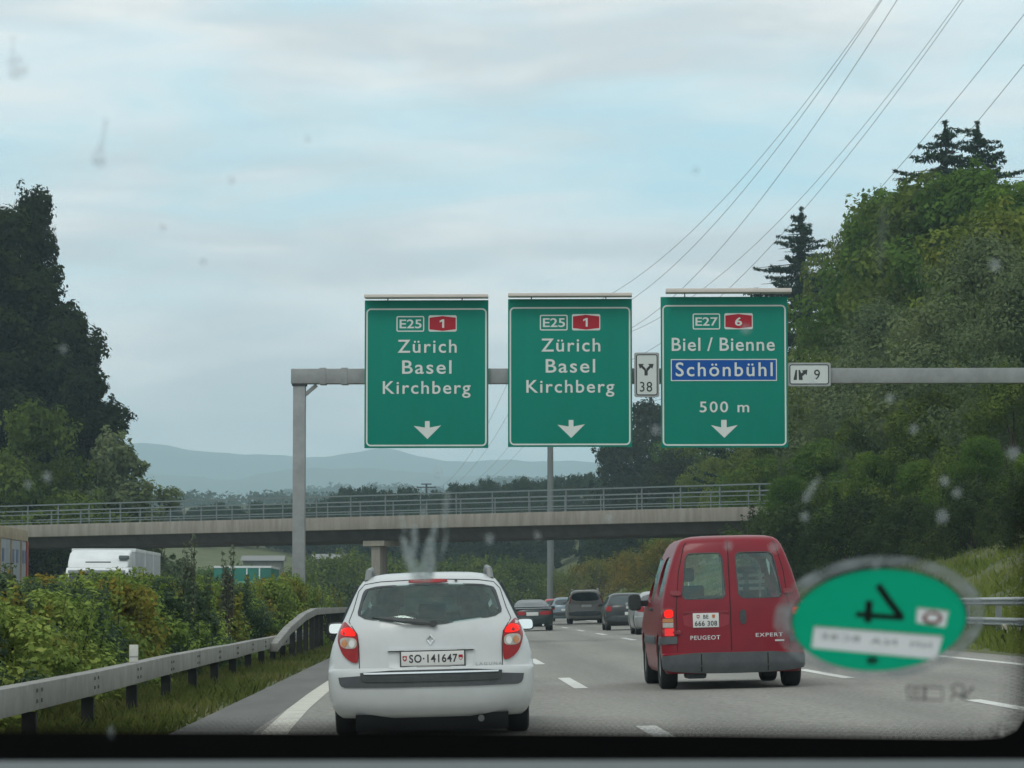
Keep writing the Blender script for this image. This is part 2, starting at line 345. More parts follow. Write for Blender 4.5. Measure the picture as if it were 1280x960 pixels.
# ------------------------------------------------------------------ trees
def leaf_arrays(c, rad, per, size, rng, shell=.45, droop=0., aspect=.55, flat=1.):
    c = np.asarray(c, float); rad = np.asarray(rad, float)
    n = len(c) * per
    C = np.repeat(c, per, 0); Rr = np.repeat(rad, per)[:, None]
    d = rng.normal(size=(n, 3)); d /= np.linalg.norm(d, axis=1)[:, None]
    P = C + d * Rr * (shell + (1 - shell) * rng.random((n, 1)) ** .6) * np.array([1, 1, flat])
    nrm = d * 1.2 + rng.normal(size=(n, 3)) * .42 + np.array([0, 0, .35]); nrm /= np.linalg.norm(nrm, axis=1)[:, None]
    t = rng.normal(size=(n, 3)); t[:, 2] -= droop; t -= (t * nrm).sum(1)[:, None] * nrm; t /= np.linalg.norm(t, axis=1)[:, None]
    b = np.cross(nrm, t); s = size * (.45 + 1.1 * rng.random((n, 1)) ** 1.5)
    V = np.stack([P + t * s, P + b * s * aspect, P - t * s, P - b * s * aspect], 1)
    F = np.arange(4 * n).reshape(n, 4)
    return V.reshape(-1, 3), F
def merge(parts):
    vs = []; fs = []; k = 0
    for v, f in parts: vs.append(v); fs.append(f + k); k += len(v)
    return np.concatenate(vs), np.concatenate(fs)
def clump_env(n, h0, h1, r, rng, power=1.0, top=.75):
    """clump centres through a crown envelope from height h0 to h1 with greatest radius r"""
    cs = []; 
    ph = rng.uniform(0, 6.28, 4)
    for i in range(n):
        t = rng.random() ** .85; a = rng.uniform(0, 2 * math.pi)
        env = max(0., math.sin(math.pi * min(1, (t * top + (1 - top))))) ** power
        env = max(.12, env) * (1 + .22 * math.sin(3 * a + ph[0] + 4 * t) + .15 * math.sin(5 * a + ph[1] - 7 * t))
        rr = r * env * (rng.random() ** .35)
        cs.append((rr * math.cos(a), rr * math.sin(a), h0 + (h1 - h0) * t + rng.normal() * .02 * (h1 - h0)))
    return np.array(cs)
def broadleaf(name, h, r, seed, lm, base=.22, nclump=64, per=110, leaf=.36, cl=(.10, .17), power=.72):
    leaf *= .52; per = int(per * 2.5)
    rng = np.random.default_rng(seed)
    nclump = int(nclump * .8); per = int(per * 1.2)
    cs = clump_env(nclump, h * base, h * .95, r, rng, power)
    rad = rng.uniform(cl[0], cl[1], nclump) * r * 2
    parts = [leaf_arrays(cs, rad, per, leaf, rng, shell=.6, flat=.8)]
    # loose sprigs that break the outline
    k = rng.integers(0, nclump, 120); d = rng.normal(size=(120, 3)); d[:, 2] = abs(d[:, 2]) * .8 - .1; d /= np.linalg.norm(d, axis=1)[:, None]
    parts.append(leaf_arrays(cs[k] + d * rad[k][:, None] * rng.uniform(.95, 1.3, (120, 1)), rng.uniform(.03, .075, 120) * r * 2, 34, leaf * .9, rng, shell=.1))
    root = empty(name)
    V, F = merge(parts)
    tr = MB(); lean = rng.normal(size=2) * .02 * h
    tr.tube([(0, 0, -.6), (lean[0] * .3, lean[1] * .3, h * .3), (lean[0], lean[1], h * .72)], [h * .019, h * .014, h * .005], 8)
    for i in range(9):
        c = cs[rng.integers(0, nclump)]; z0 = h * rng.uniform(.18, .5)
        tr.tube([(0, 0, z0), (c[0] * .45, c[1] * .45, z0 + (c[2] - z0) * .6), tuple(c)], [h * .008, h * .005, h * .0025], 5)
    tr.build('trunk', bark, root)
    link('crown', arr_mesh('crown', V, F), lm, root)
    return root
def conifer(name, h, r, seed, lm, levels=40, dense=1.0):
    rng = np.random.default_rng(seed); root = empty(name); cs = []; rad = []
    tr = MB(); tr.tube([(0, 0, -.6), (0, 0, h * .5), (0, 0, h * .985)], [h * .013, h * .008, .03], 8)
    for i in range(levels):
        t = (i / (levels - 1)) ** .85; z = h * (.08 + .90 * t); L = r * (1 - t) ** .72 * (1 + .16 * rng.normal()) + .12
        nb = int(10 - 4 * t)
        for k in range(nb):
            a = 2 * math.pi * (k + rng.random() * .7) / nb + i * 1.3; l = max(.15, L * rng.uniform(.65, 1.15))
            m = max(2, int(l / .29 * dense)); zj = rng.normal() * h * .017
            for j in range(m):
                s = (j + .7) / m
                cs.append((l * s * math.cos(a), l * s * math.sin(a), z + zj - .34 * l * s + .30 * l * s * s)); rad.append(.20 + .20 * (1 - s) * min(1, l / 2))
            if l > 1 and k % 2 == 0: tr.tube([(0, 0, z), (l * .9 * math.cos(a), l * .9 * math.sin(a), z - .08 * l)], [.05, .015], 4)
    for q in range(6): cs.append((0, 0, h * (.955 + .009 * q))); rad.append(.22 - .03 * q)
    V, F = leaf_arrays(np.array(cs), np.array(rad), 16, .17, rng, shell=.15, droop=1.2, aspect=.30, flat=.55)
    tr.build('trunk', bark, root); link('crown', arr_mesh('crown', V, F), lm, root)
    return root
def shrub(name, h, r, seed, lm, n=46, per=120, leaf=.06, base=.05, spread=1.0):
    if leaf > .1: leaf *= .62; per = int(per * 1.9)
    else: leaf *= .72; per = int(per * 1.7)
    rng = np.random.default_rng(seed); root = empty(name)
    cs = clump_env(n, h * base, h * .93, r, rng, .55, .62)
    rad = rng.uniform(.13, .24, n) * r * 1.5
    parts = [leaf_arrays(cs, rad, per, leaf, rng, shell=.2)]
    tw = MB()
    for i in range(14):            # upright shoots past the outline
        a = rng.uniform(0, 6.28); q = r * .75 * rng.random() ** .5; p0 = np.array([q * math.cos(a), q * math.sin(a), h * .45]); p1 = p0 + np.array([rng.normal() * .12 * r, rng.normal() * .12 * r, h * rng.uniform(.35, .68)])
        ts = np.linspace(.2, 1, 9)[:, None]; parts.append(leaf_arrays(p0 + (p1 - p0) * ts, np.full(9, leaf * 1.6), 9, leaf, rng, shell=.2))
        tw.tube([(0, 0, 0), tuple(p0), tuple(p1)], [.012 * h, .007 * h, .002 * h], 4)
    V, F = merge(parts)
    tw.build('trunk', bark, root); link('crown', arr_mesh('crown', V, F), lm, root)
    return root
def place(o, x, y, sc=1., rz=None, z=None, szz=None):
    o.location = (x, y, float(ground(x, y)) - .05 if z is None else z)
    o.rotation_euler = (0, 0, random.uniform(0, 6.28) if rz is None else rz)
    o.scale = (sc, sc, szz or sc)

L_green = leaf_mat('leaves_green', [(0.038, 0.077, 0.017), (0.069, 0.132, 0.022), (0.113, 0.189, 0.034), (0.198, 0.251, 0.050)])
L_olive = leaf_mat('leaves_olive', [(0.041, 0.071, 0.017), (0.086, 0.130, 0.026), (0.140, 0.186, 0.037), (0.226, 0.250, 0.051)])
L_dark = leaf_mat('leaves_dark', [(0.011, 0.018, 0.009), (0.018, 0.029, 0.013), (0.029, 0.042, 0.016), (0.046, 0.058, 0.019)], .12)
L_spruce = leaf_mat('needles', [(.014, .032, .018), (.026, .050, .028), (.044, .074, .038)], .08)
L_under = leaf_mat('leaves_undergrowth', [(.020, .036, .014), (.034, .056, .020), (.055, .080, .026), (.085, .108, .036)])
L_grey = leaf_mat('leaves_grey_green', [(0.064, 0.100, 0.048), (0.104, 0.145, 0.068), (0.151, 0.190, 0.088), (0.208, 0.234, 0.105)])
L_hedge = leaf_mat('hedge_green', [(0.070, 0.121, 0.031), (0.142, 0.214, 0.052), (0.242, 0.314, 0.077), (0.398, 0.424, 0.116)])
L_blue = leaf_mat('hedge_blue_green', [(0.029, 0.055, 0.034), (0.060, 0.097, 0.055), (0.097, 0.138, 0.074), (0.145, 0.176, 0.097)])
L_autumn = leaf_mat('hedge_autumn', [(.065, .095, .022), (.110, .140, .032), (.175, .190, .044), (.225, .195, .040), (.235, .160, .034), (.29, .25, .06)])
L_weed = leaf_mat('weed_pale', [(.09, .115, .075), (.14, .165, .11), (.19, .21, .15)])
L_far = leaf_mat('far_leaves', [(0.023, 0.041, 0.016), (0.037, 0.060, 0.021), (0.055, 0.078, 0.025)])

T_green = lambda: broadleaf('broadleaf_tree', 22, 6.0, 3, L_green)
groups = {}
def series(key, maker, spots, label, cat, group):
    """spots: (x, y, scale, zscale)"""
    proto = None
    for s in spots:
        if key not in groups:
            groups[key] = maker(); o = groups[key]
        else: o = dup(groups[key])
        tag(o, label, cat, group)
        place(o, s[0], s[1], s[2], szz=s[3] if len(s) > 3 else None)
def spot_top(px, py, Y, hproto, sx=None):
    """a spot whose tree of the given proto height reaches the picture height py when it stands at distance Y"""
    p = at(px, py, Y); g = float(ground(p.x, Y)); sc = (p.z - g) / hproto
    return (p.x, Y, sx or sc, sc)

G1 = 'trees of the wood on the right bank'
# back row, tall broadleaf trees on the right bank
series('bt1', lambda: broadleaf('broadleaf_tree', 22, 6.0, 3, L_green, nclump=80, per=125),
       [spot_top(1285, 205, 150, 23), spot_top(1215, 185, 170, 23), spot_top(1105, 212, 188, 23.3), spot_top(1096, 245, 208, 23, .70), spot_top(885, 470, 340, 23), spot_top(850, 520, 400, 23)],
       'tall green broadleaf tree in the wood on the right bank', 'tree', G1)
series('bt2', lambda: broadleaf('broadleaf_tree', 20, 6.6, 8, L_olive, nclump=78, per=125),
       [spot_top(1250, 255, 140, 20.5), spot_top(1152, 205, 176, 21), spot_top(1062, 288, 220, 20.5, .62), spot_top(992, 445, 258, 20.5), spot_top(930, 440, 300, 20.5)],
       'tall olive green broadleaf tree in the wood on the right bank', 'tree', G1)
series('bt3', lambda: broadleaf('broadleaf_tree', 16, 5.4, 21, L_dark, nclump=70, per=110),
       [spot_top(812, 500, 365, 16.5), spot_top(790, 545, 385, 16.5), spot_top(840, 560, 330, 16.5)],
       'dark broadleaf tree at the end of the wood beyond the right hand signs', 'tree', G1)
sp = conifer('spruce_tree', 26, 10.5, 5, L_spruce, 46, 1.15); s = spot_top(1001, 262, 245, 26); place(sp, s[0], s[1], s[2] * 1.05, szz=s[3])
tag(sp, 'lone pointed spruce rising above the broadleaf trees left of the wood', 'tree', G1)
sp2 = conifer('fir_tree', 27, 11.0, 9, L_spruce, 42, 1.1); s = spot_top(1182, 152, 205, 27); place(sp2, s[0], s[1], s[2] * 1.25, szz=s[3])
tag(sp2, 'dark fir behind the highest trees of the right wood, the wider of two', 'tree', G1)
sp3 = dup(sp2, label='dark fir with spiky top behind the highest trees, nearer the right edge'); s = spot_top(1222, 153, 200, 27); place(sp3, s[0], s[1], s[2] * 1.15, szz=s[3])
# middle row
G2 = 'smaller trees in front of the right wood'
series('mt1', lambda: broadleaf('young_tree', 11, 4.2, 31, L_grey, base=.08, nclump=64, per=190, leaf=.165),
       [spot_top(1225, 290, 132, 11.3), spot_top(1290, 330, 122, 11.3), spot_top(1150, 400, 140, 11.3), spot_top(1095, 375, 160, 11.3)],
       'rounded grey green young tree standing in front of the right wood', 'tree', G2)
series('mt2', lambda: broadleaf('young_tree', 10, 4.0, 37, L_olive, base=.06, nclump=64, per=170, leaf=.18),
       [spot_top(1050, 430, 170, 10.3), spot_top(1180, 470, 128, 10.3), spot_top(1265, 450, 116, 10.3), spot_top(1000, 470, 190, 10.3), spot_top(1110, 480, 140, 10.3), spot_top(955, 520, 225, 10.3), spot_top(900, 560, 262, 10.3)],
       'yellowish olive young tree standing in front of the right wood', 'tree', G2)
series('mt3', lambda: broadleaf('young_tree', 9, 3.8, 41, L_green, base=.05, nclump=60, per=160, leaf=.17),
       [spot_top(1030, 545, 150, 9.2), spot_top(1225, 540, 112, 9.2), spot_top(1085, 560, 130, 9.2), spot_top(1150, 570, 121, 9.2), spot_top(985, 590, 142, 9.2), spot_top(1290, 560, 104, 9.2), spot_top(920, 585, 215, 9.2), spot_top(960, 565, 176, 9.2), spot_top(870, 600, 285, 9.2)],
       'low green young tree at the foot of the right wood', 'tree', G2)
# front bushes on the bank
G3 = 'bushes along the foot of the right bank'
series('rb1', lambda: shrub('bush', 4.2, 3.0, 51, L_under, n=60, per=120, leaf=.15),
       [spot_top(px, py, Y, 4.3) for px, py, Y in ((1000, 628, 136), (1040, 650, 130), (1075, 618, 123), (1108, 648, 119), (1140, 622, 116), (1180, 636, 111), (1215, 600, 107), (1250, 628, 104), (1292, 588, 98), (962, 640, 148), (985, 668, 142), (1022, 672, 131))],
       'dark green bush at the foot of the wood on the right bank', 'bush', G3)
series('rb2', lambda: shrub('bush', 4.0, 2.6, 53, L_olive, n=56, per=110, leaf=.15),
       [spot_top(1035, 615, 140, 4.2), spot_top(1090, 610, 128, 4.2), spot_top(985, 620, 155, 4.2), spot_top(1150, 615, 119, 4.2), spot_top(1215, 600, 112, 4.2), spot_top(940, 655, 185, 4.2)],
       'olive green bush on the right bank between darker ones', 'bush', G3)
series('rb3', lambda: shrub('bush', 4.4, 3.6, 57, L_autumn, n=60, per=110, leaf=.17),
       [spot_top(790, 690, 262, 4.5), spot_top(740, 700, 300, 4.5), spot_top(835, 675, 232, 4.5)],
       'orange tinged bush on the bank beyond the bridge', 'bush', 'orange tinged bushes beyond the bridge')
# left side
G4 = 'dark trees on the left beyond the bridge'
series('lt1', lambda: broadleaf('dark_tree', 28, 5.6, 61, L_dark, base=.06, nclump=150, per=130, leaf=.34, cl=(.08, .14), power=.95),
       [spot_top(44, 212, 212, 28.3, .72), spot_top(4, 238, 208, 28.3, 1.02), spot_top(-34, 270, 205, 28.3, 1.1)],
       'tall dark tree whose top leans right at the left edge of the view', 'tree', G4)
lt = broadleaf('dark_tree', 20, 4.4, 67, L_dark, base=.06, nclump=90, per=125, leaf=.32); s = spot_top(74, 375, 206, 20.5); place(lt, s[0], s[1], .98, szz=s[3])
tag(lt, 'dark tree of middle height on the right flank of the tallest dark trees', 'tree', G4)
lt2 = dup(lt, label='lower dark tree stepping down towards the distant hills'); s = spot_top(108, 452, 202, 20.5); place(lt2, s[0], s[1], .78, szz=s[3])
lt3 = dup(lt, label='dark tree filling the left edge beneath the tallest dark tree'); s = spot_top(38, 330, 208, 20.5); place(lt3, s[0], s[1], 1.2, szz=s[3])
series('lb', lambda: broadleaf('young_tree', 10, 4.0, 71, L_olive, base=.03, nclump=60, per=120, leaf=.24),
       [spot_top(35, 505, 190, 10.3), spot_top(-10, 560, 188, 10.3), spot_top(75, 570, 192, 10.3)],
       'olive green young tree in front of the dark trees on the left', 'tree', 'young trees on the left beyond the bridge')
lb = broadleaf('young_tree', 9, 2.9, 73, L_grey, base=.03, nclump=56, per=110, leaf=.24); s = spot_top(146, 540, 196, 9.3); place(lb, *s[:3], szz=s[3])
tag(lb, 'small lighter tree at the right end of the left dark trees', 'tree')
# wood across the view behind the bridge
rs = random.Random(5)
tops = [(x + rs.uniform(-6, 6), 634 + rs.uniform(-5, 5)) for x in range(165, 420, 17)] + [(178, 630), (200, 634), (222, 629), (247, 633), (272, 627), (296, 631), (322, 626), (345, 629), (370, 623), (395, 625), (418, 616), (438, 608), (462, 607), (486, 612), (505, 607), (524, 615), (548, 612), (574, 603), (592, 604), (614, 598), (636, 604), (650, 596), (668, 600), (682, 599), (700, 594), (722, 592), (736, 590), (752, 595), (770, 590), (790, 588), (812, 590)]
series('ww', lambda: broadleaf('wood_tree', 17, 6.4, 81, L_far, base=.04, nclump=70, per=80, leaf=.5, power=.5),
       [(lambda q: (q[0], q[1], q[2] * .95, q[3]))(spot_top(px, py, rs.uniform(455, 500), 17.6)) for px, py in tops],
       'green tree of the wood that crosses the view behind the bridge', 'tree', 'trees of the wood behind the bridge')
low = [(x, 655 + rs.uniform(-18, 22), rs.uniform(390, 440)) for x in range(470, 830, 15)] + [(x, 640 + rs.uniform(-12, 12), rs.uniform(440, 452)) for x in range(470, 830, 22)] + [(772, 652, 335), (800, 640, 318), (826, 648, 300), (752, 668, 345)]
series('wl', lambda: broadleaf('wood_tree', 10, 4.2, 83, L_far, base=.02, nclump=56, per=80, leaf=.4, power=.5),
       [spot_top(px, py, Y, 10.3) for px, py, Y in low], 'low dark tree seen under the bridge deck', 'tree', 'low trees seen under the bridge')
series('wb', lambda: shrub('bush', 4.5, 3.4, 87, L_olive, n=56, per=90, leaf=.2),
       [spot_top(px, py, Y, 4.6) for px, py, Y in ((480, 700, 300), (515, 706, 310), (560, 704, 320), (598, 700, 330), (640, 700, 335), (672, 706, 345), (700, 716, 330), (412, 700, 300), (385, 702, 315), (440, 694, 310))],
       'olive green bush beyond the bridge at the end of the road', 'bush', 'bushes beyond the bridge')
series('wd', lambda: shrub('bush', 4.0, 2.8, 91, L_green, n=50, per=90, leaf=.18),
       [spot_top(px, py, Y, 4.1) for px, py, Y in ((215, 703, 330), (300, 708, 330), (255, 710, 320), (160, 690, 280), (120, 690, 270), (75, 685, 250))],
       'round green bush by the meadow seen under the bridge', 'bush', 'bushes by the meadow')
# far wood band
rr = np.random.default_rng(3); xs = rr.uniform(-760, 500, 900); ys = rr.uniform(2350, 2600, 900)
V, F = leaf_arrays(np.stack([xs, ys, ground(xs, ys) + rr.uniform(1, 8, 900)], -1), rr.uniform(5, 9, 900), 36, 1.9, rr, shell=.3, flat=.7)
tag(link('far_woods', arr_mesh('far_woods', V, F), L_far), 'far wooded rise turning blue below the mountains', 'woods', kind='stuff')
xs = rr.uniform(-330, 260, 620); ys = rr.uniform(1150, 1300, 620)
V, F = leaf_arrays(np.stack([xs, ys, ground(xs, ys) + rr.uniform(0, 4, 620)], -1), rr.uniform(3, 6, 620), 44, 1.05, rr, shell=.3, flat=.7)
tag(link('tree_belt_woods', arr_mesh('tree_belt_woods', V, F), L_far), 'dark belt of woodland just above the bridge railing on the left', 'woods', kind='stuff')

# median hedge
def hedge_h(y): return float(np.interp(y, [20, 33, 42, 57, 74, 122, 150], [1.62, 1.68, 1.74, 1.98, 1.95, 2.0, 2.1]))
rh = random.Random(21); hs = {'g': [], 'b': [], 'a': []}
y = 21.5; pat = 'gagbgbbgabggbbgaggbgabggbaggbgabgagbgagbgag'
i = 0
while y < 140:
    k = pat[i % len(pat)]
    x = -5.0 + rh.uniform(-.3, .2); h = hedge_h(y) * rh.uniform(.80, .97)
    hs[k].append((x, y, 1.0, (h + .16 + (.15 if 88 < y < 135 else 0)) / 2.0)); 
    if i % 2: hs[rh.choice('gbga')].append((-6.3 + rh.uniform(-.4, .3), y + .9, 1.12, (h + .12) / 2.0))
    y += 1.55 + y * .006; i += 1
hs['g'] += [(-3.98, 87.6, .85, 1.12), (-4.3, 83.5, .9, 1.08)]; hs['a'] += [(-4.05, 85.6, .85, 1.08)]
GH = 'shrubs of the hedge on the central reservation'
series('hg', lambda: shrub('hedge_shrub', 1.75, 1.0, 101, L_hedge, n=66, per=130, leaf=.055), hs['g'], 'fresh green shrub of the hedge behind the guard rail', 'shrub', GH)
series('hb', lambda: shrub('hedge_shrub', 1.8, .98, 103, L_blue, n=66, per=130, leaf=.05), hs['b'], 'dark bluish green shrub of the hedge behind the guard rail', 'shrub', GH)
series('ha', lambda: shrub('hedge_shrub', 1.72, 1.0, 107, L_autumn, n=60, per=125, leaf=.06), hs['a'], 'shrub with orange and yellow autumn leaves behind the guard rail', 'shrub', GH)
wand = shrub('tall_weed', 2.2, .24, 109, L_weed, n=15, per=26, leaf=.05); place(wand, -4.5, 57.5, .9, szz=1.02)
tag(wand, 'slender grey green weed sticking up out of the hedge, left of two', 'weed', 'tall weeds in the hedge')
w2 = dup(wand, label='slender grey green weed sticking up out of the hedge, right of two'); place(w2, -4.3, 65.0, .85, szz=1.0)

# grass
def grass(name, n, fx, fy, hmin, hmax, w, lm, label, seed):
    rng = np.random.default_rng(seed); x = fx(rng, n); y = fy(rng, n); z = ground(x, y) - .02
    h = rng.uniform(hmin, hmax, n); a = rng.uniform(0, 6.28, n); lx = rng.normal(size=n) * .35 * h; ly = rng.normal(size=n) * .35 * h
    dx = np.cos(a) * w; dy = np.sin(a) * w
    V = np.stack([np.stack([x - dx, y - dy, z], -1), np.stack([x + dx, y + dy, z], -1), np.stack([x + lx * .4 + dx * .6, y + ly * .4, z + h * .6], -1), np.stack([x + lx, y + ly, z + h], -1)], 1)
    tag(link(name, arr_mesh(name, V.reshape(-1, 3), np.arange(4 * n).reshape(n, 4)), lm), label, 'grass', kind='stuff')
L_grass = leaf_mat('grass_blades', [(0.046, 0.069, 0.018), (0.081, 0.109, 0.025), (0.127, 0.144, 0.040), (0.184, 0.178, 0.069)])
L_grass2 = leaf_mat('bank_grass', [(0.084, 0.125, 0.023), (0.124, 0.171, 0.032), (0.169, 0.210, 0.043), (0.225, 0.249, 0.073)])
grass('verge_grass', 26000, lambda r, n: -2.52 - 2.3 * r.random(n) ** .9, lambda r, n: 20 + 75 * r.random(n) ** 1.6, .05, .2, .012, L_grass, 'rough grass on the verge under the left guard rail', 1)
grass('bank_grass', 60000, lambda r, n: 10.25 + 11.5 * r.random(n), lambda r, n: 52 + 230 * r.random(n) ** 1.7, .1, .32, .03, L_grass2, 'bright rough grass on the bank to the right of the road', 2)
# ------------------------------------------------------------------ bridge
def make_bridge():
    A = Vector((-24.2, 176, 0)); B = Vector((15.3, 151, 0)); d = (B - A).normalized(); nrm = Vector((-d.y, d.x, 0))
    if nrm.y < 0: nrm = -nrm
    ang = math.atan2(d.y, d.x)
    br = empty('road_bridge', A, (0, -math.atan2(.32, (B - A).length), ang), 'concrete road bridge with a steel railing crossing over the motorway', 'bridge')
    L0, L1, Wd = -26, 56, 7.5
    zt = 5.48
    m = MB(); m.prismx([(0, zt), (.35, zt + .0), (.36, zt - .08), (Wd - .36, zt - .08), (Wd - .35, zt), (Wd, zt), (Wd, zt - .66), (0, zt - .66)], L0, L1)
    m.build('deck', concrete, br, bevel=.03)
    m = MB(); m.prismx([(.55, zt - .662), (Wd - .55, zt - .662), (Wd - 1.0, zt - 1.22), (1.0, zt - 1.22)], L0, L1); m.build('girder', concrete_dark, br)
    for side, y in (('near', .14), ('far', Wd - .14)):
        r = MB()
        for z, hh in ((zt + 1.07, .07), (zt + .55, .05), (zt + .14, .04)): r.box(L0, L1, y - .03, y + .03, z - hh / 2, z + hh / 2)
        rl = r.build('railing', steel_blue, br)
        k = 0; x = L0 + .4
        while x < L1:
            p = MB(); p.box(x - .03, x + .03, y + .031, y + .09, zt - .02, zt + 1.1); p.build('railing_post', steel_blue, rl); x += 2.12
    m = MB(); m.box(L0 - .2, L1, -.02, 0, zt - .05, zt + .008); 
    dr = MB()
    for x in np.arange(L0 + 3, L1, 7.3): dr.box(x, x + .05, -.012, 0, zt - .6, zt - .02)
    # pier below the deck with a pale bearing block
    px = at(459, 690, 163).x; t = (px - A.x) / d.x
    p = MB(); p.box(t - .27, t + .27, .8, 1.5, -.6, zt - 1.50); pier = p.build('pier', concrete, br, bevel=.05)
    p = MB(); p.box(t - .66, t + .66, .62, 2.2, zt - 1.498, zt - 1.222); p.build('bearing_block', mat('pale_concrete', (.42, .38, .31), .9, col2=(.33, .30, .25), scale=2), pier, bevel=.03)
    ab = MB(); ab.box(46.5, 56, .3, 7.2, -1, zt - .668); ab.box(L0, L0 + 5, .3, 7.2, -1, zt - .668); ab.build('abutment', concrete, br)
    return br
make_bridge()

# ------------------------------------------------------------------ guard rails on the left
def make_rail():
    gx = lambda y: -3.46 - max(0, y - 40) * .002
    gr = empty('guard_rail', (0, 0, 0), label='low weathered steel box beam guard rail along the left verge', cat='guard rail')
    ys = [13.7 + 4.5 * k for k in range(24)]
    m = MB(); rnd = random.Random(4); jit = [rnd.uniform(-.012, .012) for _ in ys]
    for i in range(len(ys) - 1):
        a, b = ys[i], ys[i + 1]
        # closed beam, slightly kinked at each joint
        v = []
        for y, j in ((a + .004, jit[i]), (b - .004, jit[i + 1])):
            x = gx(y); v += [(x - .08, y, .25 + j), (x + .08, y, .25 + j), (x + .08, y, .48 + j), (x - .08, y, .48 + j)]
        m.add(v, [(3, 2, 1, 0), (4, 5, 6, 7), (0, 1, 5, 4), (1, 2, 6, 5), (2, 3, 7, 6), (3, 0, 4, 7)])
    beam = m.build('beam', galv_rail, gr, bevel=.014)
    b = MB(); dk = mat('bolt', (.12, .117, .11), .7)
    for i, y in enumerate(ys[:-1]):
        x = gx(y)
        for dy in (-.16, .16):
            for dz in (.07, .16): b.box(x + .081, x + .094, y + dy - .018, y + dy + .018, .25 + dz - .016, .25 + dz + .016)
    b.build('bolts', dk, beam)['kind'] = 'stuff'
    for i, y in enumerate(ys[:-1]):
        x = gx(y); p = MB(); p.box(x - .06, x + .06, y - .05, y + .05, -.5, .248 + jit[i] - .015); p.build('post', post_dark, gr)
    ur = empty('guard_rail', (0, 0, 0), label='higher guard rail that ramps up from the verge beyond the low rail', cat='guard rail')
    X = -3.22; path = [(X - .14, 65, .36), (X - .1, 70, .66), (X - .04, 76.5, .93), (X, 82, 1.05)] + [(X, y, 1.06) for y in range(88, 260, 6)]
    m = MB()
    for a, q in zip(path[:-1], path[1:]):
        v = []
        for (x, y, z) in (a, q): v += [(x - .08, y, z - .17), (x + .08, y, z - .17), (x + .08, y, z), (x - .08, y, z)]
        m.add(v, [(3, 2, 1, 0), (4, 5, 6, 7), (0, 1, 5, 4), (1, 2, 6, 5), (2, 3, 7, 6), (3, 0, 4, 7)])
    m.build('beam', galv_rail, ur, bevel=.012)
    for k in range(20):
        y = 72 + 3.0 * k; z = float(np.interp(y, [p[1] for p in path], [p[2] for p in path])); x = float(np.interp(y, [p[1] for p in path], [p[0] for p in path]))
        p = MB(); p.box(x - .06, x + .06, y - .05, y + .05, -.4, z - .172); p.build('post', post_dark, ur)
    # white reflector board standing on the low rail
    o = empty('marker_post', (gx(36.4), 36.4, .478), label='small white marker board standing on the low guard rail', cat='marker post')
    p = MB(); p.box(-.05, .05, -.02, .02, 0, .2); p.build('board', mat('marker_white', (.62, .62, .58), .6, col2=(.5, .5, .47), scale=8), o, bevel=.006)
    p = MB(); p.box(-.05, .05, -.0235, -.0205, .06, .075); p.build('band', mat('marker_grey', (.3, .3, .3), .5), o)
make_rail()
def make_right_rail():
    o = empty('guard_rail', (0, 0, 0), label='double beam steel guard rail in the grass to the right of the road', cat='guard rail')
    X = 11.35
    for z0, z1, d in ((1.12, 1.29, 0), (.70, .88, .02)):
        m = MB()
        prof = [(0, z0), (-.05, z0 + .035), (-.05, z0 + .06), (0, z0 + (z1 - z0) * .42), (0, z0 + (z1 - z0) * .58), (-.05, z1 - .06), (-.05, z1 - .035), (0, z1), (.02, z1), (.02, z0)]
        m2 = [(X + x + d, z) for x, z in prof]
        m.prism(m2, 40, 230); m.build('beam', mat('rail_steel', (.36, .38, .38), .5, .2, col2=(.28, .30, .30), scale=2), o)
    y = 41.5
    while y < 225:
        p = MB(); p.box(X + .041, X + .16, y - .05, y + .05, -.2, 1.27); p.build('post', galv, o); y += 4.0
make_right_rail()
def make_stone():
    p = at(1268, 792, 64.0); o = empty('marker_stone', (p.x, p.y, float(ground(p.x, p.y)) - .02), label='small pale block in the grass below the right guard rail', cat='stone')
    m = MB(); m.box(-.24, .24, -.12, .12, 0, .2); m.build('block', mat('pale_stone', (.5, .47, .38), .9, col2=(.38, .36, .3), scale=6), o, bevel=.03)
make_stone()

# ------------------------------------------------------------------ lettering
def text_obj(body, u0, u1, v0, v1, m, parent, bold=0.0, spacing=1.0, name='lettering', depth=-.012, mirror=False, fit=True, surf=None, word=1.0):
    """flat letters filling the box u0..u1, v0..v1 of a board that faces -Y"""
    cu = bpy.data.curves.new('lettering', 'FONT'); cu.body = body; cu.offset = bold; cu.space_character = spacing; cu.space_word = word; cu.resolution_u = 4
    t = bpy.data.objects.new('lettering', cu); me = bpy.data.meshes.new_from_object(t); bpy.data.objects.remove(t)
    n = len(me.vertices); co = np.empty(n * 3, np.float32); me.vertices.foreach_get('co', co); co = co.reshape(-1, 3)
    lo = co.min(0); hi = co.max(0); u = (co[:, 0] - lo[0]) / (hi[0] - lo[0]); v = (co[:, 1] - lo[1]) / (hi[1] - lo[1])
    if mirror: u = 1 - u
    X = u0 + u * (u1 - u0); Z = v0 + v * (v1 - v0)
    Y = np.full(n, depth) if surf is None else np.array([surf(a, b) for a, b in zip(X, Z)]) + depth
    me.vertices.foreach_set('co', np.stack([X, Y, Z], -1).astype(np.float32).ravel()); me.update()
    return link(name, me, m, parent)
def rrect(x0, x1, z0, z1, r, n=5):
    pts = []
    for cx, cz, a0 in ((x1 - r, z0 + r, -90), (x1 - r, z1 - r, 0), (x0 + r, z1 - r, 90), (x0 + r, z0 + r, 180)):
        for k in range(n + 1):
            a = R(a0 + 90 * k / n); pts.append((cx + r * math.cos(a), cz + r * math.sin(a)))
    return pts
def plate(poly, y0, y1, name, m, parent): b = MB(); b.prism(poly, y0, y1); return b.build(name, m, parent, smooth=None)
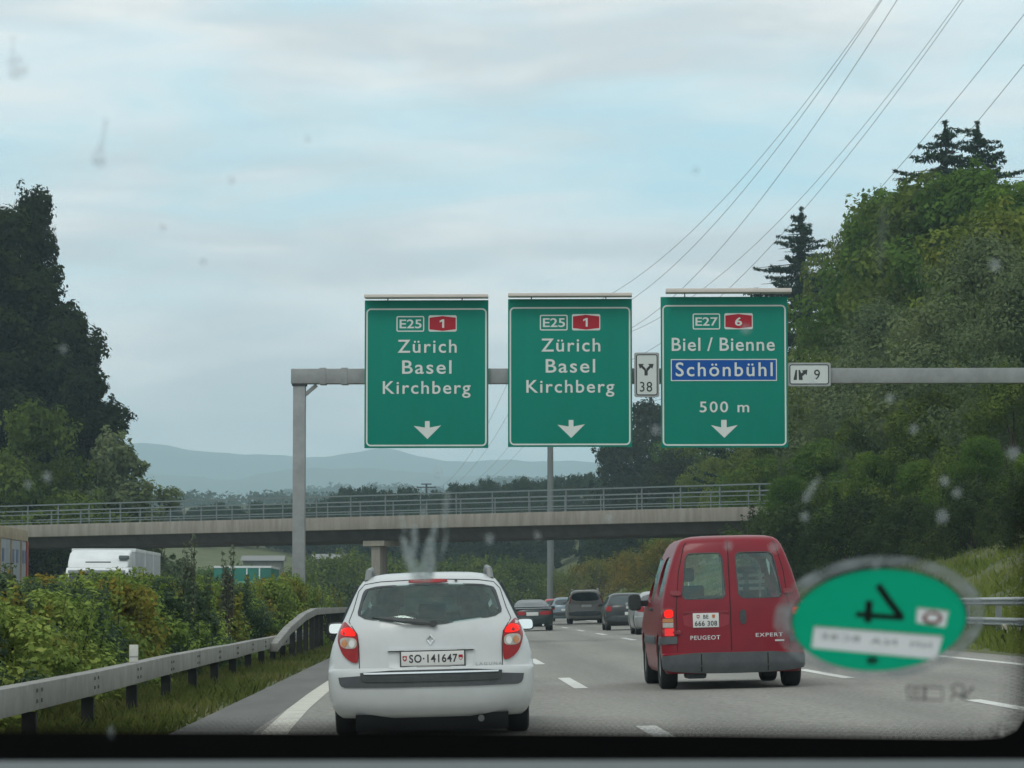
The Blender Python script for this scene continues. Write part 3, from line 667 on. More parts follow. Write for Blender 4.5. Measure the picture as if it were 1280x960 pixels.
def ringplate(x0, x1, z0, z1, r, w, y0, y1, name, m, parent):
    a = rrect(x0, x1, z0, z1, r); b = rrect(x0 + w, x1 - w, z0 + w, z1 - w, max(r - w, .004)); n = len(a); k = MB()
    v = [(x, y0, z) for x, z in a] + [(x, y0, z) for x, z in b] + [(x, y1, z) for x, z in a] + [(x, y1, z) for x, z in b]
    f = []
    for i in range(n):
        j = (i + 1) % n; f += [(i, j, n + j, n + i), (2*n+i, 3*n+i, 3*n+j, 2*n+j), (i, 2*n+i, 2*n+j, j), (n+i, n+j, 3*n+j, 3*n+i)]
    k.add(v, f); return k.build(name, m, parent, smooth=None)
def sign_mat(name, c, c2): return mat(name, c, .55, spec=.12, col2=c2, scale=1.4, stretch=(1, 1, .25), lo=.3, hi=.8)
S_green = sign_mat('sign_green', (.002, .220, .158), (.002, .192, .138)); S_white = sign_mat('sign_white', (.66, .70, .67), (.56, .60, .575))
S_red = sign_mat('sign_red', (.40, .022, .035), (.33, .02, .032)); S_blue = sign_mat('sign_blue', (.008, .085, .34), (.008, .075, .30))
S_black = mat('sign_black', (.018, .022, .022), .5); S_grey = sign_mat('sign_back_grey', (.36, .38, .375), (.30, .32, .315)); S_face = sign_mat('sign_pale', (.60, .64, .62), (.52, .56, .54))

# ------------------------------------------------------------------ gantry
GA = at(374, 600, 90.0); GYAW = R(-2.9)
def on_gantry(px, py, off=0.0):
    n = Vector((-math.sin(GYAW), math.cos(GYAW), 0)); d = ray(px, py); P0 = Vector((GA.x, GA.y, 0)) - n * off
    return EYE + d * ((P0 - EYE).dot(n) / d.dot(n))
gantry = empty('sign_gantry', (GA.x, GA.y, 0), (0, 0, GYAW), 'grey steel sign gantry spanning the motorway on a square post', 'gantry')
zb0, zb1 = on_gantry(374, 480).z, on_gantry(374, 461.5).z
slope = .010
b = MB()
def gx_of(px, py=470):
    q = on_gantry(px, py); return (q.x - GA.x) / math.cos(GYAW)
uL = gx_of(364.5); uR = 21.0
b.prism([(uL, zb0), (uR, zb0 + uR * -.001), (uR, zb1 + uR * -.001), (uL, zb1)], -.22, .22); b.build('beam', galv, gantry, bevel=.015)
b = MB(); b.box(-.17, .17, -.17, .17, -.5, zb0 - .06); b.build('post', galv, gantry, bevel=.012)
b = MB(); b.box(-.2, .2, -.2, .2, zb0 - .058, zb0 - .002); b.build('joint_plate', S_black, gantry)
b = MB(); b.bar((.16, 0, zb0 - .30), (.48, 0, zb0 - .03), .2, .09); b.build('brace', galv, gantry)
for px in (404, 431):
    u = gx_of(px); b = MB(); b.box(u - .09, u + .09, -.232, .232, zb0 - .025, zb1 + .025); b.build('flange', galv, gantry, bevel=.004)
b = MB(); b.box(uR - .4, uR, -.18, .18, -.5, zb0 - .06); b.build('post', galv, gantry, bevel=.012)

def big_sign(px, py, w, h, label, kind, k):
    p = on_gantry(px, py, .42); o = empty('direction_sign', p, (0, 0, GYAW), label, 'road sign', 'green direction signs on the gantry')
    hw, hh = w / 2, h / 2
    b = MB(); b.box(-hw, hw, 0, .05, -hh, hh); b.build('panel', S_green, o, bevel=.004)
    b = MB()
    for x in (-hw * .62, 0, hw * .62): b.box(x - .04, x + .04, .051, .13, -hh + .1, hh - .1)
    b.box(-hw + .1, hw - .1, .131, .19, -.3, -.2); b.box(-hw + .1, hw - .1, .131, .19, .2, .3)
    b.build('support_frame', galv, o)
    ringplate(-hw + .045, hw - .045, -hh + .05, hh - .23, .13, .042, -.008, -.001, 'border', S_white, o)
    # pale hood above the sign with two little lamps brackets
    b = MB(); x0, x1, zc = (-hw + .01, hw + .0, .045) if k < 2 else (-hw + .14, hw + .1, .09)
    b.box(x0, x1, -.42, .1, hh + zc, hh + zc + (.085 if k < 2 else .11)); hood = b.build('hood', mat('hood_pale', (.66, .60, .55), .6, col2=(.58, .53, .49), scale=2), o, bevel=.012)
    for x in (-hw * .62, hw * .58):
        b = MB(); b.bar((x, -.2, hh - .02), (x, -.02, hh + zc + .02), .03); b.build('bracket', S_black, hood)
    return o, hw, hh
def pt(cx, cy, c, s): return (cx - c[0]) / s, (c[1] - cy) / s
def badge(o, T, bx, rb, etxt, ntxt, ntb, etb):
    x0, z1 = T(bx[0], bx[1]); x1, z0 = T(bx[2], bx[3])
    e = ringplate(x0, x1, z0, z1, .05, .032, -.008, -.001, 'route_badge', S_white, o)
    a, c = T(etb[0], etb[1]); d, f = T(etb[2], etb[3]); text_obj(etxt, a, d, f, c, S_white, e, .014, depth=-.006)
    x0, z1 = T(rb[0], rb[1]); x1, z0 = T(rb[2], rb[3])
    n = plate(rrect(x0, x1, z0, z1, .05), -.008, -.001, 'route_badge', S_white, o)
    g = .035; mx = (x0 + x1) / 2
    plate([(x0 + g * .8, z0 + g * 1.9), (mx, z0 + g * .6), (x1 - g * .8, z0 + g * 1.9), (x1 - g * .8, z1 - g * 1.9), (mx, z1 - g * .6), (x0 + g * .8, z1 - g * 1.9)], -.012, -.0085, 'route_shield', S_red, n)
    a, c = T(ntb[0], ntb[1]); d, f = T(ntb[2], ntb[3]); 
    if ntxt == '1':
        w_ = d - a; hh_ = c - f; plate([(a + w_ * .45, f), (d, f), (d, c), (a + w_ * .55, c), (a - w_ * .25, c - hh_ * .17), (a - w_ * .25, c - hh_ * .36), (a + w_ * .45, c - hh_ * .24)], -.016, -.0125, 'lettering', S_white, n)
    else: text_obj(ntxt, a, d, f, c, S_white, n, .02, depth=-.016)
def arrow(o, T, pts): plate([T(*q) for q in pts], -.008, -.001, 'arrow', S_white, o)
def sign12(px, py, label, k):
    o, hw, hh = big_sign(px, py, 3.47, 4.15, label, 0, k)
    T = lambda cx, cy: pt(cx, cy, (331, 401), 159.0)
    badge(o, T, (197, 142, 321, 212), (340, 139, 466, 212), 'E25', '1', (394, 157, 410, 195), (211, 157, 309, 197))
    for s, q in (('Zürich', (203, 248, 466, 307)), ('Basel', (223, 340, 443, 401)), ('Kirchberg', (137, 433, 528, 508))):
        a, c = T(q[0], q[1]); d, f = T(q[2], q[3]); text_obj(s, a, d, f, c, S_white, o, .010, 1.16)
    arrow(o, T, [(325, 611), (346, 611), (346, 640), (397, 630), (336, 691), (275, 632), (325, 640)])
    return o
sign12(533, 467.5, 'green sign for Zürich, Basel and Kirchberg nearest the gantry post', 0)
sign12(712.5, 466, 'middle green sign for Zürich, Basel and Kirchberg, above a distant pole', 1)
def sign3():
    o, hw, hh = big_sign(905.3, 465, 3.54, 4.22, 'green sign for Biel/Bienne with a blue Schönbühl panel', 0, 2)
    T = lambda cx, cy: pt(cx, cy, (544, 503), 195.5)
    badge(o, T, (373, 182, 523, 270), (546, 181, 701, 269), 'E27', '6', (604, 203, 642, 250), (388, 203, 510, 250))
    for s, q in (('Biel / Bienne', (258, 314, 820, 388)), ('500 m', (409, 664, 679, 724))):
        a, c = T(q[0], q[1]); d, f = T(q[2], q[3]); text_obj(s, a, d, f, c, S_white, o, .010, 1.1 if s[0] == 'B' else 1.2, word=.75 if s[0] == 'B' else 1)
    x0, z1 = T(253, 432); x1, z0 = T(831, 552)
    p = plate([(x0, z0), (x1, z0), (x1, z1), (x0, z1)], -.008, -.001, 'town_panel', S_blue, o)
    ringplate(x0, x1, z0, z1, .006, .026, -.012, -.0085, 'border', S_white, p)
    a, c = T(279, 450); d, f = T(808, 527); text_obj('Schönbühl', a, d, f, c, S_white, p, .010, 1.2, depth=-.016)
    arrow(o, T, [(526, 765), (556, 765), (556, 806), (616, 793), (543, 863), (470, 793), (526, 806)])
sign3()
def small_sign(px, py, w, h, label): 
    o = empty('exit_sign', on_gantry(px, py, .36), (0, 0, GYAW), label, 'road sign')
    b = MB(); b.prism(rrect(-w/2, w/2, -h/2, h/2, .06), 0, .04); b.build('panel', S_grey, o)
    f = plate(rrect(-w/2 + .05, w/2 - .05, -h/2 + .05, h/2 - .05, .07), -.006, -.001, 'face', S_face, o)
    ringplate(-w/2 + .05, w/2 - .05, -h/2 + .05, h/2 - .05, .07, .026, -.010, -.0065, 'border', S_black, f)
    b = MB(); b.box(-w * .2, w * .2, .041, .135, -.16, .16); b.build('bracket', galv, o)
    return o
o = small_sign(808.5, 468.5, .70, 1.25, 'narrow upright grey sign with a fork symbol and the number 38')
b = MB(); s = 1 / 200.0
Q = lambda cx, cy: ((cx - 127) * s, (493 - cy) * s)
b.prism([Q(*q) for q in ((114, 472), (114, 440 + 30), (96, 452), (88, 459), (80, 432), (112, 432), (104, 441), (121, 458), (123, 470), (125, 458), (142, 441), (134, 432), (166, 432), (158, 459), (150, 452), (132, 472), (132, 497), (114, 497))], -.010, -.0065); b.build('fork_symbol', S_black, o, smooth=None)
text_obj('38', *[v for v in (Q(88, 0)[0], Q(157, 0)[0], Q(0, 588)[1], Q(0, 532)[1])], S_black, o, .004, 1.1, depth=-.0105)
o = small_sign(1011.5, 468, 1.20, .66, 'wide pale sign with an exit symbol and the number 9')
Q = lambda cx, cy: ((cx - 1010) * s, (511 - cy) * s)
for poly in (((922, 542), (934, 486), (943, 486), (941, 542)), ((950, 486), (958, 486), (966, 505), (976, 497), (968, 490), (1000, 484), (996, 516), (988, 507), (972, 522), (974, 542), (952, 542))):
    b = MB(); b.prism([Q(*q) for q in poly], -.010, -.0065); b.build('exit_symbol', S_black, o, smooth=None)
text_obj('9', Q(1037, 0)[0], Q(1070, 0)[0], Q(0, 541)[1], Q(0, 484)[1], S_black, o, .004, depth=-.0105)

# ------------------------------------------------------------------ poles and wires
PX, PYD = 10.35, 300.0
po = empty('power_pole', (PX, PYD, float(ground(PX, PYD)) - .3), label='tall grey pole of the power line standing behind the bridge', cat='pole')
b = MB(); b.tube([(0, 0, 0), (0, 0, 29.0)], [.34, .22], 14); b.build('mast', mat('mast_concrete', (.17, .185, .18), .85, col2=(.12, .135, .13), scale=.8, stretch=(3, 3, .3)), po)
WIRES = [(7.54, 28.13, 34.92, 62.04, 14.78), (8.86, 27.73, 22.75, 37.84, 9.78), (10.54, 26.45, 19.86, 32.72, 9.02), (11.32, 25.55, 41.57, 70.54, 16.7), (12.33, 22.78, 30.84, 48.04, 10.71), (13.53, 21.99, 24.92, 31.99, 8.1), (14.53, 20.96, 23.26, 28.29, 8.21)]
for z, x0, x1 in ((28.2, -3.2, 1.4), (25.8, -1.4, 2.4), (22.6, -1.2, 4.6)):
    b = MB(); b.box(x0, x1, -.09, .09, z, z + .18); arm = b.build('cross_arm', post_dark, po)
wm = mat('wire', (.05, .055, .055), .6)
WN = ['outermost left wire of the power line in the sky', 'second wire of the power line, close beside the leftmost', 'third wire of the power line from the left, standing alone', 'upper of two close wires in the middle of the power line', 'lower of two close wires in the middle of the power line', 'wire that runs down to the fir trees at the right', 'shortest wire at the right edge above the firs']
for k, (ax, az, bx, bz, sg) in enumerate(WIRES):
    A = np.array([ax, PYD, az]); B = np.array([bx, 60, bz]); t = np.linspace(-.35 if k < 5 else 0, 1.25, 90)[:, None] if False else np.linspace(0, 1.2, 90)[:, None]
    P = A + (B - A) * t; P[:, 2] -= sg * 4 * (t * (1 - t))[:, 0]
    b = MB(); b.tube([tuple(p) for p in P], [.017 - .008 * float(x) for x in t[:, 0]], 5)
    tag(b.build('power_line', wm, None), WN[k], 'wire', 'wires of the power line')
# far T pole with the wires sinking away to it
fp = at(533, 603, 560); gz = float(ground(fp.x, 560)); H = fp.z - gz
po = empty('telegraph_pole', (fp.x, 560, gz - .2), label='thin T shaped pole above the wood behind the bridge', cat='pole')
b = MB(); b.tube([(0, 0, 0), (0, 0, H)], [.24, .16], 8); b.build('mast', post_dark, po)
b = MB(); b.box(-1.7, 1.7, -.08, .08, H - .75, H - .55); b.box(-.9, .9, -.08, .08, H - .2, H); b.build('cross_arm', post_dark, po)
for k, dx in enumerate((-1.6, -.7, .7, 1.6)):
    A = np.array([PX + dx * 1.7, PYD, 25 - .5 * k]); B = np.array([fp.x + dx, 560, gz + H - .6]); t = np.linspace(0, 1, 40)[:, None]
    P = A + (B - A) * t; P[:, 2] -= 5 * 4 * (t * (1 - t))[:, 0]
    b = MB(); b.tube([tuple(p) for p in P], .016, 4)
    tag(b.build('power_line', wm, None), 'thin wire sinking from the tall pole to the far T shaped pole', 'wire', 'wires between the two poles')
# two low grey sheds on the far meadow
for px0, px1, pt_, lab in ((304, 352, 694, 'low grey shed on the meadow, seen under the bridge'), (392, 422, 692, 'small pale shed on the meadow right of the gantry post')):
    a = at(px0, pt_, 350); c = at(px1, pt_, 350); g = min(float(ground(a.x, 350)), float(ground(c.x, 350))) - .3
    o = empty('shed', ((a.x + c.x) / 2, 350, g), label=lab, cat='shed'); w = (c.x - a.x) / 2; hh = a.z - g
    b = MB(); b.box(-w, w, 0, 5, 0, hh - .6); b.build('wall', mat('shed_wall', (.13, .135, .12), .9, col2=(.18, .18, .165), scale=1), o)
    b = MB(); b.prismx([(-.3, hh - .598), (5.3, hh - .598), (2.5, hh)], -w - .3, w + .3); b.build('roof', mat('shed_roof', (.19, .195, .185), .8), o)
# ------------------------------------------------------------------ vehicles
def car_paint(name, c, rough=.32, metal=0., dirt=None):
    return mat(name, c, rough, metal, col2=dirt or tuple(x * .82 for x in c), scale=2.2, lo=.35, hi=.8, coat=.25)
P_white = mat('white_paint', (.57, .59, .59), .36, col2=(.50, .52, .52), scale=3.2, detail=8, lo=.35, hi=.75, coat=.3); P_red = mat('red_paint', (.215, .005, .016), .34, col2=(.165, .005, .014), scale=2.2, lo=.35, hi=.8, coat=.12, spec=.3)
P_green = car_paint('dark_green_paint', (.020, .034, .032)); P_taupe = car_paint('taupe_paint', (.25, .24, .215), .4, .1)
P_black = car_paint('black_paint', (.016, .019, .020)); P_silver = car_paint('silver_paint', (.40, .41, .41), .35, .5); P_blue = car_paint('blue_grey_paint', (.20, .26, .30), .35, .3)
P_red2 = car_paint('bright_red_paint', (.45, .03, .03))
plastic = mat('black_plastic', (.030, .036, .038), .55, col2=(.05, .056, .058), scale=6); plastic_grey = mat('grey_plastic', (.055, .062, .066), .6, col2=(.08, .088, .092), scale=5)
dark = mat('interior_dark', (.012, .013, .014), .9); fabric = mat('seat_fabric', (.022, .026, .028), .95, col2=(.034, .038, .041), scale=9)
rubber = mat('tyre_rubber', (.014, .014, .014), .85); alloy = mat('wheel_rim', (.32, .33, .33), .4, .6); chrome = mat('chrome', (.75, .76, .77), .15, 1.0)
lens_red = mat('lens_red', (.34, .004, .006), .3, col2=(.22, .003, .005), scale=14, coat=.15, spec=.3); lens_lit = mat('lens_red_lit', (.45, .005, .005), .4, spec=.1, emit=(1, .02, .012, 1.0)); lens_clear = mat('lens_clear', (.42, .40, .36), .2, col2=(.30, .27, .22), scale=16, coat=.5)
lens_amber = mat('lens_amber', (.45, .16, .03), .2, coat=.5); lens_dark = mat('lens_dark_red', (.20, .010, .012), .2, coat=.5)
plate_white = mat('plate_white', (.66, .66, .64), .5); plate_ink = mat('plate_ink', (.03, .03, .035), .6); seam_m = mat('panel_gap', (.012, .012, .012), .9)
glass_clear = glass_mat('car_glass', (.84, .90, .88), .04); glass_dark = mat('dark_glass', (.018, .026, .027), .06, spec=.7, col2=(.03, .04, .042), scale=2)
glass_tint = glass_mat('tinted_glass', (.78, .88, .85), .07)
mirror_m = mat('mirror_glass', (.75, .8, .8), .04, 1.0)

def chaikin(p, n=2, r=.22):
    for _ in range(n):
        q = []
        for i in range(len(p)):
            a = p[i]; b = p[(i + 1) % len(p)]
            q += [(a[0] * (1 - r) + b[0] * r, a[1] * (1 - r) + b[1] * r), (a[0] * r + b[0] * (1 - r), a[1] * r + b[1] * (1 - r))]
        p = q
    return p
def mirror(p): return [(-x, z) for x, z in reversed(p)]
class Body:
    """closed car shell made of horizontal outlines; the tail is at y = 0 and the nose at +y"""
    def __init__(s, table, bow=.08, corner=.30, p=3.2, fcorner=.5):
        t = np.array(table, float); s.z = t[:, 0]; s.t = t; s.bow, s.corner, s.p, s.fc = bow, corner, p, fcorner
    def yr(s, z): return np.interp(z, s.z, s.t[:, 1])
    def yf(s, z): return np.interp(z, s.z, s.t[:, 2])
    def w(s, z): return np.interp(z, s.z, s.t[:, 3])
    def rear(s, x, z, inset=0.):
        u = min(.9999, abs(x) / max(.05, s.w(z) - inset)); return float(s.yr(z) + inset + s.bow * u * u + s.corner * (1 - (1 - u ** s.p) ** (1 / s.p)))
    def front(s, x, z, inset=0.):
        u = min(.9999, abs(x) / max(.05, s.w(z) - inset)); return float(s.yf(z) - inset - s.bow * u * u - s.fc * (1 - (1 - u ** s.p) ** (1 / s.p)))
    def shell(s, inset=0., z0=None, z1=None, n=26):
        zs = [z for z in s.z if (z0 is None or z > z0) and (z1 is None or z < z1)]
        if z0 is not None: zs = [z0] + zs
        if z1 is not None: zs = zs + [z1]
        full = []
        for a, b in zip(zs[:-1], zs[1:]):
            k = 2 if b - a > .05 else 1
            full += [a + (b - a) * i / k for i in range(k)]
        full.append(zs[-1]); v = []; rows = len(full)
        for z in full:
            w = max(.05, float(s.w(z)) - inset); ts = np.linspace(-math.pi / 2, math.pi / 2, n)
            r = [(w * math.sin(t), s.rear(w * math.sin(t), z, inset)) for t in ts]; f = [(w * math.sin(t), s.front(w * math.sin(t), z, inset)) for t in ts[::-1]]
            r = [(x, min(y, (s.yr(z) + s.yf(z)) / 2 - .01)) for x, y in r]; f = [(x, max(y, (s.yr(z) + s.yf(z)) / 2 + .01)) for x, y in f]
            sd = [(w, r[-1][1] + (f[0][1] - r[-1][1]) * q / 6) for q in range(1, 6)]; so = [(-w, f[-1][1] + (r[0][1] - f[-1][1]) * q / 6) for q in range(1, 6)]
            v += [(x, y, z) for x, y in r + sd + f + so]
        m = len(v) // rows; fc = []
        for i in range(rows - 1):
            for k in range(m): fc.append((i*m+k, i*m+(k+1)%m, (i+1)*m+(k+1)%m, (i+1)*m+k))
        fc.append(tuple(range(m - 1, -1, -1))); fc.append(tuple((rows - 1) * m + k for k in range(m)))
        b = MB(); b.add(v, fc); return b
def patch(poly, surf, name, m, parent, off=.006, depth=.02, step=.05, smooth=50):
    """a plate with outline poly (x, z) bent onto the surface y = surf(x, z), standing off by off"""
    bm = bmesh.new(); vs = [bm.verts.new((x, 0, z)) for x, z in poly]; bm.faces.new(vs)
    xs = [p[0] for p in poly]; zs = [p[1] for p in poly]
    for lo, hi, no in ((min(xs), max(xs), (1, 0, 0)), (min(zs), max(zs), (0, 0, 1))):
        for k in range(1, int((hi - lo) / step) + 1):
            q = lo + k * step
            if q < hi - .004: bmesh.ops.bisect_plane(bm, geom=bm.verts[:] + bm.edges[:] + bm.faces[:], plane_co=(no[0] * q, 0, no[2] * q), plane_no=no, dist=1e-5)
    for v in bm.verts: v.co.y = surf(v.co.x, v.co.z) - off
    es = [e for e in bm.edges if e.is_boundary]
    if depth:
        r = bmesh.ops.extrude_edge_only(bm, edges=es)
        for g in r['geom']:
            if isinstance(g, bmesh.types.BMVert): g.co.y += depth
    bmesh.ops.recalc_face_normals(bm, faces=bm.faces)
    me = bpy.data.meshes.new(name); bm.to_mesh(me); bm.free()
    # a sheet: make its outer face look backwards
    if len(me.polygons):
        s = sum(p.normal.y * p.area for p in me.polygons)
        if s > 0: me.flip_normals()
    return link(name, me, m, parent, smooth)
def line_poly(pts, w):
    a = []; b = []
    for i, p in enumerate(pts):
        q0 = pts[max(0, i - 1)]; q1 = pts[min(len(pts) - 1, i + 1)]; dx, dz = q1[0] - q0[0], q1[1] - q0[1]; l = math.hypot(dx, dz) or 1
        a.append((p[0] - dz / l * w / 2, p[1] + dx / l * w / 2)); b.append((p[0] + dz / l * w / 2, p[1] - dx / l * w / 2))
    return a + b[::-1]
def cut(o, cutter_mb):
    c = cutter_mb.build('cutter', None); md = o.modifiers.new('b', 'BOOLEAN'); md.operation = 'DIFFERENCE'; md.solver = 'EXACT'; md.object = c
    bpy.context.view_layer.update(); dg = bpy.context.evaluated_depsgraph_get()
    me = bpy.data.meshes.new_from_object(o.evaluated_get(dg)); old = o.data; o.modifiers.clear(); o.data = me; bpy.data.meshes.remove(old)
    cm = c.data; bpy.data.objects.remove(c); bpy.data.meshes.remove(cm)
def resharp(o, a=40):
    me = o.data; me.polygons.foreach_set('use_smooth', [True] * len(me.polygons)); me.set_sharp_from_angle(angle=R(a))
def wheel(parent, x, y, r, w, side, rimf=.64):
    e = MB(); h = w / 2
    e.lathe_x([(-h * .8, r * rimf), (-h, r * (rimf + .08)), (-h, r * .90), (-h * .86, r * .97), (-h * .6, r), (h * .6, r), (h * .86, r * .97), (h, r * .90), (h, r * (rimf + .08)), (h * .8, r * rimf)], 32)
    o = e.build('wheel', rubber, parent, smooth=35); o.location = (x, y, r)
    d = MB(); s = side
    d.lathe_x([(s * h * .55, .001), (s * h * .62, r * .12), (s * h * .45, r * .3), (s * h * .55, r * .55), (s * h * .82, r * (rimf - .02)), (s * h * .84, r * rimf), (-s * h * .6, r * rimf * .95), (-s * h * .6, .001)], 20)
    d.build('rim', alloy, o, smooth=35); return o
def stand(o, x, y): o.location = (x, y, CF * x); o.rotation_euler = (0, -math.atan(CF), 0)
def wheel_cut(o, ys, r, hw, extra=.05):
    for y in ys:
        for sd in (-1, 1):
            m = MB(); n = 28; pts = [(y + (r + extra) * math.cos(2 * math.pi * k / n), r + (r + extra) * math.sin(2 * math.pi * k / n)) for k in range(n)]
            m.prismx(pts, *(sorted((sd * (hw - .30), sd * (hw + .3))))); cut(o, m)
def number_plate(parent, x0, x1, z0, z1, y, rows, shields=True, frame=True):
    """rows: (text, u0, u1, v0, v1) in fractions of the plate"""
    b = MB(); b.box(x0, x1, y - .012, y, z0, z1); p = b.build('number_plate', plate_white, parent, bevel=.003)
    if frame:
        b = MB(); g = .012; b.box(x0 - g, x1 + g, y + .0005, y + .012, z0 - g, z1 + g); b.build('plate_frame', plastic, p)
    W, H = x1 - x0, z1 - z0
    for t, a, c, d, e in rows: text_obj(t, x0 + W * a, x0 + W * c, z0 + H * d, z0 + H * e, plate_ink, p, .022, 1.12, depth=y - .0135)
    return p
def crest(p, cx, cz, w, h, y, kind):
    sh = [(cx - w/2, cz + h/2), (cx - w/2, cz - h * .1), (cx - w * .3, cz - h * .38), (cx, cz - h/2), (cx + w * .3, cz - h * .38), (cx + w/2, cz - h * .1), (cx + w/2, cz + h/2)]
    if kind == 'cross':
        plate(sh, y - .0145, y - .0125, 'crest', S_red, p); t = w * .13
        m = MB(); m.box(cx - t, cx + t, y - .0165, y - .015, cz - h * .22, cz + h * .3); m.box(cx - w * .33, cx - t - .0002, y - .0165, y - .015, cz - t * .8 + h * .04, cz + t * 1.2 + h * .04); m.box(cx + t + .0002, cx + w * .33, y - .0165, y - .015, cz - t * .8 + h * .04, cz + t * 1.2 + h * .04); m.build('cross', plate_white, p)
    elif kind == 'halves':
        plate(sh, y - .0135, y - .0125, 'crest', mat('crest_outline', (.30, .05, .05), .5), p)
        plate([(cx - w * .44, cz), (cx + w * .44, cz), (cx + w * .44, cz + h * .45), (cx - w * .44, cz + h * .45)], -.0155 + y, y - .0138, 'crest', S_red, p)
        plate([(cx - w * .4, cz - .002), (cx - w * .4, cz - h * .1), (cx, cz - h * .42), (cx + w * .4, cz - h * .1), (cx + w * .4, cz - .002)][::-1], -.0155 + y, y - .0138, 'crest', plate_white, p)
    else:
        plate(sh, y - .0145, y - .0125, 'crest', mat('crest_orange', (.5, .16, .05), .5), p)
def seat(parent, x, y, zt, w=.5, hr=True):
    m = MB(); m.prismx([(y, .45), (y + .16, .45), (y + .02, zt), (y - .09, zt)], x - w/2, x + w/2); s = m.build('seat', fabric, parent, bevel=.045, seg=3)
    if hr:
        m = MB(); m.box(x - .13, x + .13, y - .10, y - .01, zt + .05, zt + .23); m.build('headrest', fabric, s, bevel=.04, seg=3)
        m = MB(); m.box(x - .06, x - .045, y - .06, y - .045, zt - .02, zt + .06); m.box(x + .045, x + .06, y - .06, y - .045, zt - .02, zt + .06); m.build('stem', chrome, s)

